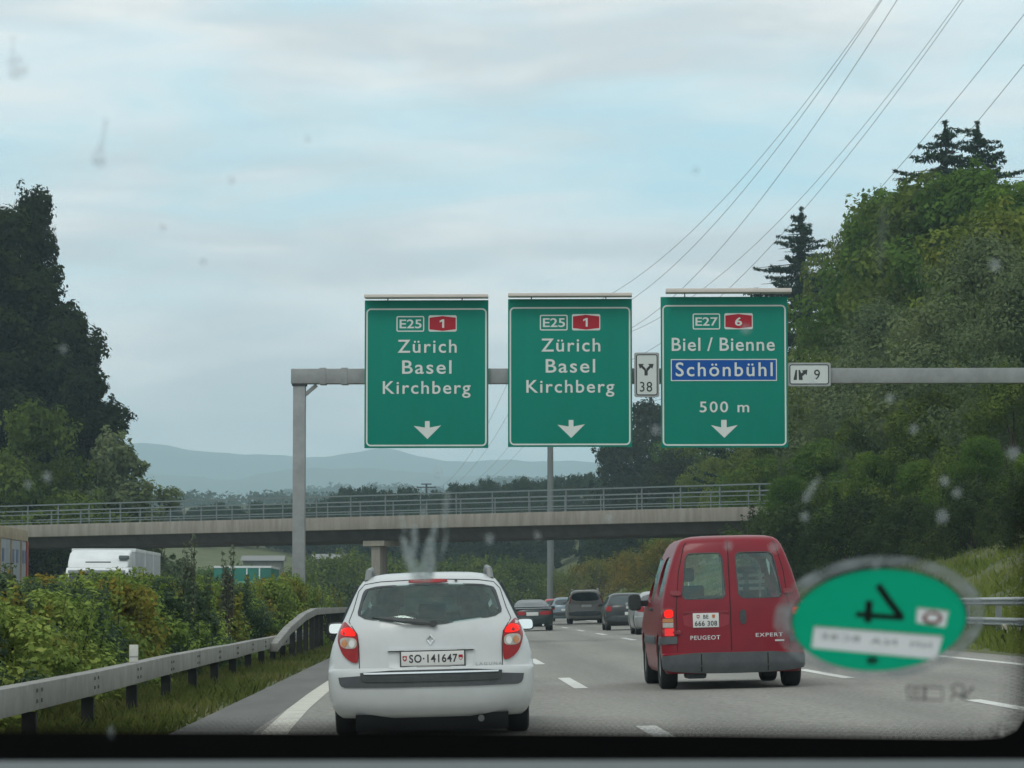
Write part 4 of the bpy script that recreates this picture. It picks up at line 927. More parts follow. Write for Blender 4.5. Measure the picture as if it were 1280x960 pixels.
# ------------------------------------------------------------------ white estate car
def estate():
    o = empty('estate_car', label='white estate car straight ahead with red tail lamps lit and roof rails', cat='car')
    B = Body([(.17, .16, 4.40, .78), (.20, .10, 4.45, .815), (.26, .045, 4.53, .855), (.34, .015, 4.58, .880), (.44, 0, 4.60, .888), (.56, 0, 4.60, .890), (.585, .012, 4.59, .889), (.60, .045, 4.58, .887), (.70, .060, 4.48, .873), (.80, .072, 4.33, .848), (.90, .090, 4.08, .808), (.97, .115, 3.75, .772),
              (1.02, .140, 3.50, .745), (1.12, .205, 3.22, .700), (1.22, .275, 2.97, .655), (1.30, .335, 2.78, .614), (1.345, .375, 2.65, .580), (1.375, .425, 2.50, .535), (1.395, .52, 2.35, .470), (1.410, .72, 2.12, .38), (1.418, 1.0, 1.9, .25)], bow=.07, corner=.34, p=3.0)
    sf = B.rear
    sh = B.shell().build('body', P_white, o)
    cut(sh, B.shell(.075, .72, 1.365))
    RW = chaikin([(-.637, 1.026), (0, .948), (.637, 1.026), (.572, 1.272), (.45, 1.302), (0, 1.318), (-.45, 1.302), (-.572, 1.272)], 2, .13)
    hole = [(x * .975, 1.135 + (z - 1.135) * .95) for x, z in RW]
    m = MB(); m.prism(hole, -.6, 1.3); cut(sh, m)
    m = MB(); m.prism(chaikin([(-.62, 1.03), (.62, 1.03), (.52, 1.31), (-.52, 1.31)], 2), 2.3, 4.6); cut(sh, m)
    side = [(.75, 1.02), (3.05, .99), (2.62, 1.29), (.80, 1.29)]
    m = MB(); m.prismx(chaikin(side, 2), -1.2, 1.2); cut(sh, m)
    wheel_cut(sh, (.98, 3.73), .315, .88)
    resharp(sh, 35)
    patch(RW, sf, 'rear_window', glass_tint, o, off=.003, depth=0)
    m = lambda *a: a
    # black ceramic band round the glass
    n = len(RW); rim = MB(); v = [(x, sf(x, z) - .006, z) for x, z in RW] + [(x, sf(x, z) - .006, z) for x, z in [(x * .955, 1.135 + (z - 1.135) * .915) for x, z in RW]]
    rim.add(v, [(i, (i + 1) % n, n + (i + 1) % n, n + i) for i in range(n)]); rim.build('window_seal', plastic, o, smooth=180)
    ws = MB()
    q = [(-.66, 1.01), (.66, 1.01), (.56, 1.32), (-.56, 1.32)]
    ws.add([(x, B.front(x, z) + .002 if abs(x) < .6 else B.front(x, z), z) for x, z in q] , [(0, 1, 2, 3)])
    ws.build('windscreen', glass_clear, o, smooth=None)
    for sx in (-1, 1):
        w_ = MB(); w_.add([(sx * (float(B.w(z)) - .012), y, z) for y, z in side], [(0, 1, 2, 3)]); w_.build('side_window', glass_tint, o, smooth=None)
        for yy in (1.55, 2.0):
            p = MB(); p.bar((sx * (float(B.w(1.0)) - .01), yy, 1.0), (sx * (float(B.w(1.3)) - .01), yy + (-.05), 1.30), .03, .10); p.build('pillar', plastic, o)
    # interior
    it = MB(); it.box(-.68, .68, .35, 3.6, .60, .74); it.build('cabin_floor', dark, o)
    d = MB(); d.box(-.62, .62, 3.05, 3.3, .74, 1.0); d.build('dashboard', dark, o, bevel=.05)
    for x in (-.37, .37): seat(o, x, 2.15, 1.06, .5)
    b = MB(); b.prismx([(1.15, .5), (1.3, .5), (1.16, .98), (1.06, .98)], -.62, .62); bench = b.build('rear_bench', fabric, o, bevel=.04)
    for x in (-.40, .02, .40):
        b = MB(); b.box(x - .125, x + .125, 1.05, 1.13, 1.0, 1.14); b.build('headrest', fabric, bench, bevel=.035)
    b = MB(); b.prismx([(2.84, 1.19), (2.853, 1.262), (2.872, 1.262), (2.86, 1.19)], .04, .25); b.build('inner_mirror', mirror_m, o)
    # tailgate seams
    seam = [(-.612, .60), (-.615, .80), (-.628, .89), (-.70, 1.0), (-.66, 1.10), (-.615, 1.26), (-.56, 1.318), (-.42, 1.338), (0, 1.352), (.42, 1.338), (.56, 1.318), (.615, 1.26), (.66, 1.10), (.70, 1.0), (.628, .89), (.615, .80), (.612, .60)]
    patch(line_poly(seam, .007), sf, 'tailgate_seam', seam_m, o, off=.0015, depth=0, step=.04)
    # lamps
    LP = [(-.735, 1.005), (-.70, .968), (-.642, .918), (-.622, .86), (-.618, .655), (-.655, .645), (-.705, .668), (-.757, .718), (-.792, .80), (-.802, .86), (-.788, .925), (-.765, .985)]
    for sx, pl in ((-1, chaikin(LP, 2)), (1, mirror(chaikin(LP, 2)))):
        # one lamp with three fields
        lamp = patch(pl, sf, 'tail_lamp', lens_red, o, off=.020, depth=.05)
        f1 = chaikin([(sx * -.69, .955), (sx * -.648, .912), (sx * -.637, .872), (sx * -.775, .886), (sx * -.768, .94)], 2)
        patch(f1, sf, 'lit_field', lens_lit, lamp, off=.0235, depth=.003)
        f2 = chaikin([(sx * -.632, .862), (sx * -.632, .765), (sx * -.772, .775), (sx * -.784, .868)], 2)
        patch(f2, sf, 'clear_field', lens_clear, lamp, off=.0235, depth=.003)
        c = [(sx * -.675 + .027 * math.cos(a), .812 + .034 * math.sin(a)) for a in np.linspace(0, 6.283, 17)[:-1]]
        patch(c, sf, 'bulb', mat('bulb_glass', (.6, .6, .57), .15, .4), lamp, off=.027, depth=.003)
        c = [(sx * -.740 + .024 * math.cos(a), .815 + .034 * math.sin(a)) for a in np.linspace(0, 6.283, 17)[:-1]]
        patch(c, sf, 'bulb', lens_amber, lamp, off=.0268, depth=.003)
    patch(chaikin([(-.182, 1.322), (.162, 1.322), (.152, 1.353), (-.17, 1.353)], 1), sf, 'brake_light', lens_red, o, off=.014, depth=.04)
    patch([(.232 + .012 * math.cos(a), 1.338 + .010 * math.sin(a)) for a in np.linspace(0, 6.283, 13)[:-1]], sf, 'washer_jet', plastic, o, off=.02, depth=.03)
    # number plate recess: a lip above, panel below
    RC = chaikin([(-.37, .742), (-.355, .562), (.355, .562), (.37, .742)], 1)
    patch(RC, sf, 'plate_recess', mat('white_recess', (.56, .58, .58), .4), o, off=.002, depth=.0)
    patch([(-.37, .742), (.375, .742), (.36, .757), (-.355, .757)], sf, 'handle_lip', P_white, o, off=.028, depth=.03)
    patch([(-.362, .734), (.362, .734), (.362, .7415), (-.362, .7415)], sf, 'lip_painted_shadow', seam_m, o, off=.010, depth=.012)  # dark strip paints the shadow below the handle lip
    np_ = number_plate(o, -.252, .285, .612, .732, sf(.0, .67) - .012, [('SO·141647', .125, .895, .20, .80)])
    crest(np_, -.222, .674, .036, .046, sf(0, .67) - .012, 'cross'); crest(np_, .256, .676, .036, .046, sf(0, .67) - .012, 'halves')
    m_ = MB(); m_.box(-.12, .17, sf(0, .6) - .0145, sf(0, .6) - .003, .600, .609); m_.build('dealer_strip', mat('dealer_grey', (.35, .35, .34), .5), np_)
    # diamond badge
    dm = [(0, .052), (.038, 0), (0, -.052), (-.038, 0)]; inn = [(0, .026), (.017, 0), (0, -.026), (-.017, 0)]; e = MB(); y0 = sf(0, .83)
    v = [(x, y0 - .010, z + .83) for x, z in dm] + [(x, y0 - .018, z * .75 + .83) for x, z in [(a * .8, b) for a, b in dm]] + [(x, y0 - .010, z + .83) for x, z in inn]
    e.add(v, [(i, (i+1)%4, 4+(i+1)%4, 4+i) for i in range(4)] + [(4+i, 4+(i+1)%4, 8+(i+1)%4, 8+i) for i in range(4)]); e.build('badge', chrome, o, smooth=None)
    text_obj('LAGUNA', .385, .61, .603, .628, mat('letter_chrome', (.28, .28, .28), .3, .6), o, .004, 1.35, depth=-.004, surf=sf)
    # wiper
    wp = MB(); P = lambda x, z, d: (x, sf(x, z) - d, z)
    wp.bar(P(.02, .965, .03), P(-.22, .985, .045), .022, .02); wp.bar(P(-.22, .985, .045), P(-.44, 1.02, .02), .014, .016); wp.build('wiper', plastic, o)
    wp = MB(); wp.tube([P(.03, .968, .005), P(.03, .968, .05)], .028, 10); wp.build('wiper_hub', plastic, o)
    bl = [(-.50, 1.032), (-.35, 1.036), (-.10, 1.012), (.01, .982), (0, .970), (-.2, .985), (-.38, 1.014)]
    patch(bl, sf, 'wiper_blade', plastic, o, off=.018, depth=.014)
    # bumper trim and chrome strip
    patch(chaikin([(-.80, .545), (.80, .545), (.785, .455), (.73, .432), (-.73, .432), (-.785, .455)], 1), sf, 'bumper_trim', plastic_grey, o, off=.010, depth=.025)
    patch(chaikin([(-.61, .578), (.61, .578), (.60, .50), (.55, .478), (-.55, .478), (-.60, .50)], 1), sf, 'step_plate', plastic, o, off=.020, depth=.03)
    patch([(-.575, .548), (.575, .548), (.58, .562), (-.58, .562)], sf, 'chrome_strip', chrome, o, off=.028, depth=.012)
    # underside
    u = MB(); u.box(-.66, .66, .45, 4.2, .12, .24); u.build('underbody', dark, o)
    u = MB(); u.prismx([(.16, .20), (.40, .20), (.42, .05), (.26, .05)], -.655, .655); u.build('shade_valance', dark, o)  # near-black sheet hung low, stands in for the shade under the bumper
    u = MB(); u.tube([(.42, .08, .15), (.42, .5, .17)], .028, 12); u.build('exhaust', mat('exhaust_steel', (.12, .12, .12), .5, .6), o)
    for x, sd in ((-.745, -1), (.745, 1)):
        for y in (.98, 3.73): wheel(o, x, y, .315, .205, sd)
    # mirrors
    for sx in (-1, 1):
        mb = MB(); mb.box(sx * .815 - .0, sx * .815 + .0 + .001, 2.9, 2.95, .9, .95)
        c = [(sx * x, z) for x, z in chaikin([(.80, .875), (.955, .870), (.972, .90), (.968, .965), (.945, .985), (.82, .985), (.797, .955)], 2)]
        mb = MB(); mb.prism(c, 2.86, 2.99); mir = mb.build('side_mirror', plastic, o, bevel=.01)
        plate([(sx * (.884 + (abs(x) - .884) * .86), .928 + (z - .928) * .80) for x, z in c], 2.852, 2.858, 'mirror_glass', mirror_m, mir)
        for v_ in mir.children[0].data.vertices: v_.co.y += (v_.co.z - .985) * .16
        mb = MB(); mb.bar((sx * .74, 2.98, .93), (sx * .81, 2.95, .925), .05, .06); mb.build('mirror_arm', plastic, mir)
    # roof rails
    for sx in (-1, 1):
        r = MB(); r.tube([(sx * .535, .62, 1.345), (sx * .528, .66, 1.425), (sx * .52, .80, 1.445), (sx * .515, 1.6, 1.462), (sx * .515, 2.3, 1.44), (sx * .52, 2.45, 1.37)], [.030, .026, .020, .018, .018, .02], 8); r.build('roof_rail', mat('rail_grey', (.20, .21, .21), .5, .2), o)
    a = MB(); a.prismx([(.9, 1.40), (1.05, 1.40), (.99, 1.45), (.93, 1.45)], -.022, .022); a.build('aerial_foot', plastic, o, bevel=.008)
    # door seams on the visible flank
    stand(o, -.06, 27.4); return o
estate()

# ------------------------------------------------------------------ red van
def van():
    o = empty('delivery_van', label='dark red van with two glazed rear doors driving in the middle lane', cat='van')
    B = Body([(.20, .06, 4.25, .82), (.26, .01, 4.32, .86), (.44, .0, 4.34, .885), (.455, .03, 4.34, .888), (.62, .035, 4.32, .892), (.80, .04, 4.25, .890), (1.0, .05, 4.0, .875), (1.1, .062, 3.6, .862), (1.25, .09, 3.3, .828), (1.45, .135, 3.02, .775), (1.65, .185, 2.75, .708), (1.78, .225, 2.55, .655), (1.84, .255, 2.42, .615), (1.875, .30, 2.3, .565), (1.90, .40, 2.1, .47), (1.912, .6, 1.9, .32)], bow=.05, corner=.14, p=5.0)
    sf = B.rear
    sh = B.shell(n=34).build('body', P_red, o)
    cut(sh, B.shell(.07, .80, 1.83))
    def win(x0, x1, x2, x3): return chaikin([(x0, 1.13), (x1, 1.13), (x2, 1.675), (x3, 1.675)], 2)
    WL = chaikin([(-.620, 1.125), (-.085, 1.125), (-.112, 1.685), (-.548, 1.685)], 3, .09); WR = chaikin([(.085, 1.125), (.625, 1.125), (.525, 1.685), (.062, 1.685)], 3, .09)
    for q in (WL, WR): m = MB(); m.prism(q, -.5, .9); cut(sh, m)
    m = MB(); m.prism(chaikin([(-.72, 1.12), (.72, 1.12), (.58, 1.74), (-.58, 1.74)], 2), 2.2, 4.6); cut(sh, m)
    side = [[(.42, 1.13), (1.62, 1.13), (1.62, 1.66), (.52, 1.66)], [(1.78, 1.10), (3.1, 1.08), (2.7, 1.66), (1.78, 1.66)]]
    for q in side: m = MB(); m.prismx(chaikin(q, 2), -1.3, 1.3); cut(sh, m)
    wheel_cut(sh, (.80, 3.62), .325, .88); resharp(sh, 35)
    for q in (WL, WR):
        w = patch(q, sf, 'rear_window', glass_tint, o, off=-.012, depth=0)
        n = len(q); cx = sum(p[0] for p in q) / n; g = [(cx + (x - cx) * 1.045, 1.405 + (z - 1.405) * 1.04) for x, z in q]; rm = MB()
        v = [(x, sf(x, z) - .004, z) for x, z in g] + [(x, sf(x, z) - .004, z) for x, z in q]; rm.add(v, [(i, (i+1)%n, n+(i+1)%n, n+i) for i in range(n)]); rm.build('window_seal', plastic, w, smooth=180)
    for sx in (-1, 1):
        for q in side:
            w = MB(); w.add([(sx * (float(B.w(z)) - .012), y, z) for y, z in q], [(0, 1, 2, 3)]); w.build('side_window', glass_clear if q is side[1] else glass_tint, o, smooth=None)
    w = MB(); w.add([(x, B.front(x, z), z) for x, z in ((-.76, 1.09), (.76, 1.09), (.6, 1.75), (-.6, 1.75))], [(0, 1, 2, 3)]); w.build('windscreen', glass_clear, o, smooth=None)
    b = MB(); b.box(-.76, .76, .3, 3.4, .66, .80); b.build('cabin_floor', dark, o)
    b = MB(); b.box(-.72, .72, 3.05, 3.35, .8, 1.16); b.build('dashboard', dark, o, bevel=.05)
    for x in (-.42, .40): seat(o, x, 2.35, 1.30, .52)
    b = MB(); b.prismx([(1.3, .7), (1.45, .7), (1.28, 1.16), (1.18, 1.16)], -.72, .30); b.build('rear_bench', fabric, o, bevel=.05)
    for x in (.12, .40):
        b = MB()
        for k in range(3): b.box(x - .1 + .02, x + .12, 1.16, 1.19, 1.22 + .085 * k, 1.26 + .085 * k)
        b.box(x + .05, x + .075, 1.192, 1.21, 1.1, 1.44); b.build('cargo_rack', mat('rack_pale', (.42, .42, .40), .6), o)
    b = MB(); b.box(.10, .30, 2.62, 2.68, 1.18, 1.62); b.build('sun_blind', mat('blind_grey', (.30, .30, .29), .8), o)
    # doors: seam, hinges, gutter
    patch(line_poly([(-.03, .475), (-.03, 1.2), (-.028, 1.87)], .012), sf, 'door_seam', seam_m, o, off=.0015, depth=0)
    for sx in (-1, 1):
        patch(line_poly([(sx * .70, .475), (sx * .70, 1.0), (sx * .655, 1.45), (sx * .575, 1.78), (sx * .52, 1.855)], .010), sf, 'door_seam', seam_m, o, off=.0015, depth=0)
        patch(chaikin([(sx * .765, 1.235), (sx * .635, 1.225), (sx * .635, 1.165), (sx * .765, 1.175)], 1), sf, 'hinge', mat('hinge_red', (.20, .012, .022), .4), o, off=.028, depth=.03)
        patch(chaikin([(sx * .75, .735), (sx * .65, .73), (sx * .65, .69), (sx * .75, .695)], 1), sf, 'hinge', mat('hinge_red', (.20, .012, .022), .4), o, off=.028, depth=.03)
    patch([(-.66, 1.872), (.66, 1.872), (.60, 1.89), (-.60, 1.89)], lambda x, z: sf(min(.5, max(-.5, x)), z), 'roof_seam', seam_m, o, off=.001, depth=0) if False else None
    # plate recess and plate
    patch(chaikin([(-.625, .955), (-.605, .76), (-.06, .755), (-.045, .955)], 1), sf, 'plate_recess', mat('red_recess', (.24, .014, .028), .45), o, off=.002, depth=0)
    patch([(-.61, .945), (-.06, .945), (-.06, .972), (-.61, .972)], sf, 'recess_lip', mat('hinge_red', (.20, .012, .022), .4), o, off=.014, depth=.016)
    yp = sf(-.33, .85) - .006
    p = number_plate(o, -.50, -.178, .768, .945, yp, [('BE', .40, .60, .60, .88), ('666 308', .07, .93, .10, .46)], frame=False)
    crest(p, -.435, .901, .038, .046, yp, 'cross'); crest(p, -.243, .901, .038, .046, yp, 'flame')
    patch(chaikin([(.085, .80), (.165, .80), (.165, .975), (.085, .975)], 1), sf, 'handle', plastic, o, off=.014, depth=.02)
    lc = mat('letter_silver', (.62, .63, .63), .35, .5)
    text_obj('PEUGEOT', -.536, -.168, .616, .668, lc, o, .012, 1.15, depth=-.006, surf=sf)
    text_obj('EXPERT', .275, .615, .636, .682, lc, o, .012, 1.15, depth=-.006, surf=sf)
    patch([(.515, .577), (.63, .577), (.63, .597), (.515, .597)], sf, 'type_badge', lc, o, off=.006, depth=.006)
    # lamps
    for sx in (-1, 1):
        c = [(sx * .885, 1.012), (sx * .745, 1.018), (sx * .728, .99), (sx * .728, .655), (sx * .885, .665)]
        l = patch(chaikin(c, 1), sf, 'tail_lamp', lens_dark, o, off=.012, depth=.03)
        patch(chaikin([(sx * .85, .995), (sx * .742, .998), (sx * .742, .895), (sx * .85, .895)], 2), sf, 'lit_field', lens_lit, l, off=.016, depth=.004)
        patch([(sx * .87, .885), (sx * .742, .885), (sx * .742, .84), (sx * .87, .84)], sf, 'amber_field', lens_amber, l, off=.016, depth=.004)
        patch([(sx * .87, .834), (sx * .742, .834), (sx * .742, .776), (sx * .87, .776)], sf, 'clear_field', lens_clear, l, off=.016, depth=.004)
        patch([(sx * .85, .765), (sx * .735, .765), (sx * .735, .672), (sx * .85, .672)], sf, 'lit_field', mat('lens_red_dim', (.5, .02, .02), .2, emit=(1, .03, .03, .45)), l, off=.016, depth=.004)
        patch([(sx * .70, .735), (sx * .66, .735), (sx * .66, .715), (sx * .70, .715)], sf, 'reflector', lens_clear, o, off=.01, depth=.01)
    # bumper, rubbing strips
    bm_ = [(-.885, .455), (.885, .455), (.89, .30), (.86, .235), (.42, .20), (.0, .195), (-.42, .20), (-.86, .235), (-.89, .30)]
    bp = patch(chaikin(bm_, 1), lambda x, z: sf(x, .445) + .35 * max(0, .3 - z), 'bumper', plastic_grey, o, off=.055, depth=.09)
    for x0, x1 in ((-.42, -.405), (.405, .42)): patch([(x0, .44), (x1, .44), (x1, .22), (x0, .22)], lambda x, z: sf(x, .445) + .35 * max(0, .3 - z), 'bumper_seam', seam_m, bp, off=.0575, depth=.004)
    for sx in (-1, 1):
        patch([(sx * .70, .66), (sx * .885, .66), (sx * .886, .565), (sx * .70, .575)], sf, 'rubbing_strip', plastic_grey, o, off=.014, depth=.03)
        r = MB(); w = float(B.w(.62)); r.box(*sorted((sx * (w - .02), sx * (w + .018))), .15, .42, .56, .66); r.box(*sorted((sx * (w - .02), sx * (w + .018))), 1.22, 3.15, .56, .66); r.build('rubbing_strip', plastic_grey, o, bevel=.012)
    u = MB(); u.box(-.72, .72, .15, 4.1, .22, .32); u.build('underbody', plastic, o)
    u = MB(); u.box(-.60, -.34, .12, .5, .135, .26); u.build('silencer', plastic, o, bevel=.04)
    for x, sd in ((-.775, -1), (.775, 1)):
        for y in (.80, 3.62): wheel(o, x, y, .325, .215, sd)
    for sx in (-1, 1):
        c = chaikin([(sx * 1.12, .99), (sx * .98, .985), (sx * .955, 1.02), (sx * .96, 1.18), (sx * 1.0, 1.21), (sx * 1.105, 1.205), (sx * 1.13, 1.17)], 2)
        mb = MB(); mb.prism(c, 2.88, 3.06); mi = mb.build('side_mirror', plastic, o, bevel=.015)
        plate([(sx * 1.068 + (x - sx * 1.068) * .84, 1.11 + (z - 1.11) * .86) for x, z in c], 2.872, 2.878, 'mirror_glass', mirror_m if sx > 0 else mat('mirror_dim', (.05, .06, .06), .1, .6), mi)
        mb = MB(); mb.bar((sx * .83, 3.05, 1.08), (sx * .97, 2.97, 1.08), .07, .08); mb.build('mirror_arm', plastic, mi)
    for y in (1.7, 2.95, .42): 
        s_ = MB(); s_.add([(-(float(B.w(z)) + .0012), y + dy, z) for z in (.40, .7, 1.0) for dy in (-.004, .004)], [(0, 1, 3, 2), (2, 3, 5, 4)]); s_.build('door_seam', seam_m, o, smooth=None)
    h_ = MB(); h_.box(-.915, -.86, 1.85, 2.05, .98, 1.02); h_.build('handle', plastic, o, bevel=.01)
    stand(o, 3.66, 39.7); return o
van()

# ------------------------------------------------------------------ cars further ahead
def car(label, table, paint, x, y, win, lamps, plate_box, extra=None, bow=.07, corner=.28, p=3.2, r=.31, lit=False, name='car', length_wheels=(.85, 3.4), track=.72, side=None, mirrors=(.92, .85), cat='car', lampm=None, glass=None):
    o = empty(name, label=label, cat=cat, group='cars further ahead in the traffic')
    B = Body(table, bow, corner, p); sf = B.rear
    sh = B.shell(n=22).build('body', paint, o); wheel_cut(sh, length_wheels, r, float(B.w(r))); resharp(sh, 35)
    w = patch(chaikin(win, 2), sf, 'rear_window', glass or glass_dark, o, off=.005, depth=.02)
    for lp in lamps:
        for q in (lp, mirror(lp)): patch(chaikin(q, 1), sf, 'tail_lamp', lampm or (lens_lit if lit else lens_red), o, off=.012, depth=.03)
    if plate_box:
        x0, x1, z0, z1 = plate_box; number_plate(o, x0, x1, z0, z1, sf((x0 + x1) / 2, (z0 + z1) / 2) - .008, [], frame=False)
    if side:
        for sx in (-1, 1):
            m = MB(); q = chaikin(side, 2)
            v = [(sx * (float(B.w(z)) + .004), yy, z) for yy, z in q]; m.add(v, [tuple(range(len(v)))]); m.build('side_window', glass_dark, o, smooth=None)
    for sx in (-1, 1):
        c = chaikin([(sx * mirrors[1], mirrors[0]), (sx * (mirrors[1] + .16), mirrors[0]), (sx * (mirrors[1] + .17), mirrors[0] + .11), (sx * (mirrors[1] + .01), mirrors[0] + .12)], 1)
        mb = MB(); mb.prism(c, 2.55, 2.68); mi = mb.build('side_mirror', paint, o, bevel=.01); mb = MB(); mb.bar((sx * (mirrors[1] - .14), 2.66, mirrors[0] + .05), (sx * (mirrors[1] + .02), 2.62, mirrors[0] + .05), .04); mb.build('mirror_arm', plastic, mi)
        for yy in length_wheels: wheel(o, sx * track, yy, r, .2, sx)
    u = MB(); u.box(-.66, .66, .2, 3.9, .17, .27); u.build('underbody', plastic, o)
    if extra: extra(o, B, sf)
    stand(o, x, y); return o
T_coupe = [(.20, .14, 4.2, .76), (.26, .04, 4.3, .82), (.42, 0, 4.35, .85), (.55, .0, 4.35, .86), (.72, .02, 4.2, .855), (.82, .05, 4.0, .84), (.90, .09, 3.6, .81), (.925, .30, 3.3, .77), (1.02, .62, 3.0, .70), (1.12, .92, 2.75, .64), (1.20, 1.2, 2.5, .57), (1.25, 1.45, 2.25, .47), (1.27, 1.6, 2.1, .35)]
def coupe_extra(o, B, sf):
    m = MB(); m.prismx([(.03, .93), (.22, .955), (.24, .975), (.02, .975)], -.74, .74); m.build('spoiler', P_green, o, bevel=.01)
    patch(chaikin([(-.80, .52), (.80, .52), (.78, .30), (-.78, .30)], 1), sf, 'bumper', P_green, o, off=.05, depth=.08)
    for x in (-.42, .42):
        t = MB(); t.tube([(x, -.06, .24), (x, .3, .24)], .045, 12); t.build('exhaust', chrome, o)
car('low dark green coupe with wide red lamps, its left half behind the white estate', T_coupe, P_green, 3.74, 129, [(-.66, .945), (.66, .945), (.54, 1.19), (-.54, 1.19)], [[(-.80, .80), (-.30, .80), (-.30, .64), (-.78, .66)]], (-.24, .24, .62, .76), coupe_extra, track=.73, name='coupe', side=[(1.1, .98), (2.9, .96), (2.5, 1.16), (1.4, 1.16)], mirrors=(.88, .84))
T_mpv = [(.24, .10, 4.5, .86), (.30, .02, 4.6, .92), (.50, .0, 4.62, .955), (.62, 0, 4.6, .96), (.64, .04, 4.6, .955), (.95, .06, 4.3, .945), (1.08, .09, 3.9, .92), (1.25, .14, 3.4, .865), (1.45, .21, 3.0, .80), (1.60, .27, 2.7, .74), (1.68, .33, 2.5, .67), (1.73, .45, 2.3, .56), (1.75, .7, 2.1, .4)]
def mpv_extra(o, B, sf):
    patch(chaikin([(-.93, .64), (.93, .64), (.92, .40), (-.92, .40)], 1), sf, 'bumper', plastic_grey, o, off=.05, depth=.08)
    patch([(-.78, 1.085), (.78, 1.085), (.76, 1.16), (-.76, 1.16)], sf, 'trim_strip', P_taupe, o, off=.02, depth=.03)
    for sx in (-1, 1):
        m = MB(); m.tube([(sx * .66, .7, 1.70), (sx * .66, .8, 1.78), (sx * .66, 2.1, 1.78), (sx * .66, 2.2, 1.70)], .025, 6); m.build('roof_rail', alloy, o)
car('large taupe people carrier with dark rear window and tall side lamps', T_mpv, P_taupe, 7.62, 166, [(-.80, 1.17), (.80, 1.17), (.68, 1.62), (-.68, 1.62)], [[(-.925, 1.06), (-.83, 1.06), (-.735, 1.50), (-.79, 1.52)]], (-.26, .26, .86, .98), mpv_extra, name='people_carrier', track=.80, r=.33, side=[(.6, 1.16), (3.2, 1.14), (2.7, 1.58), (.7, 1.58)], mirrors=(1.05, .98), bow=.06, corner=.2, p=4)
T_hatch = [(.20, .10, 3.8, .76), (.26, .03, 3.9, .81), (.40, 0, 3.95, .845), (.55, 0, 3.95, .85), (.57, .04, 3.95, .848), (.80, .06, 3.8, .845), (.92, .09, 3.5, .82), (1.0, .14, 3.1, .77), (1.15, .25, 2.8, .70), (1.28, .36, 2.5, .645), (1.36, .44, 2.3, .59), (1.41, .6, 2.1, .48), (1.43, .85, 1.9, .34)]
def hatch_extra(o, B, sf):
    patch(chaikin([(-.82, .56), (.82, .56), (.80, .33), (-.80, .33)], 1), sf, 'bumper', plastic, o, off=.045, depth=.07)
    b = MB(); b.tube([(0, sf(0, .87) - .012, .87), (0, sf(0, .87) + .02, .87)], .055, 16); b.build('badge', chrome, o)
HW = [(-.66, .96), (.66, .96), (.57, 1.31), (-.57, 1.31)]; HS = [(.55, .98), (2.9, .96), (2.45, 1.30), (.65, 1.30)]
car('black hatchback with round badge to the left of the red van', T_hatch, P_black, 7.22, 123, HW, [[(-.825, .93), (-.60, .93), (-.60, .73), (-.83, .73)]], (-.10, .42, .56 + .02, .70), hatch_extra, name='hatchback', side=HS, mirrors=(.93, .84), length_wheels=(.7, 3.1), glass=mat('dark_glass_painted_sheen', (.06, .08, .085), .08))  # rear glass base colour made paler to paint in its reflection
T_sedan = [(.20, .12, 4.3, .78), (.26, .04, 4.4, .83), (.42, 0, 4.45, .87), (.58, 0, 4.45, .875), (.60, .03, 4.45, .87), (.80, .04, 4.3, .865), (.94, .07, 3.9, .84), (.98, .25, 3.5, .79), (1.08, .52, 3.2, .73), (1.22, .82, 2.8, .66), (1.34, 1.1, 2.5, .58), (1.40, 1.4, 2.25, .46), (1.42, 1.6, 2.1, .33)]
car('silver car mostly hidden by the red van', T_sedan, P_silver, 7.28, 105, [(-.66, 1.0), (.66, 1.0), (.56, 1.33), (-.56, 1.33)], [[(-.80, .92), (-.52, .92), (-.52, .74), (-.82, .76)]], (-.26, .26, .62, .74), None, name='saloon_car', side=[(.95, 1.02), (3.0, 1.0), (2.5, 1.32), (1.2, 1.32)], mirrors=(.95, .85))
car('blue grey car partly hidden by the taupe people carrier', T_hatch, P_blue, 7.55, 192, HW, [[(-.825, .93), (-.64, .93), (-.64, .70), (-.83, .70)]], (-.26, .26, .62, .74), hatch_extra, name='hatchback', side=HS, mirrors=(.93, .84), length_wheels=(.7, 3.1), glass=mat('dark_glass_painted_sheen', (.06, .08, .085), .08))
car('bright red car beyond the dark green coupe, only a corner of it in view', T_hatch, P_red2, 8.9, 250, HW, [[(-.825, .93), (-.64, .93), (-.64, .70), (-.83, .70)]], (-.26, .26, .62, .74), hatch_extra, name='hatchback', side=HS, mirrors=(.93, .84), length_wheels=(.7, 3.1), lit=True)
car('dark car beyond the white estate, only its roof corner in view', T_hatch, P_black, 3.72, 200, HW, [[(-.825, .93), (-.64, .93), (-.64, .70), (-.83, .70)]], (-.26, .26, .62, .74), hatch_extra, name='hatchback', side=HS, mirrors=(.93, .84), length_wheels=(.7, 3.1))

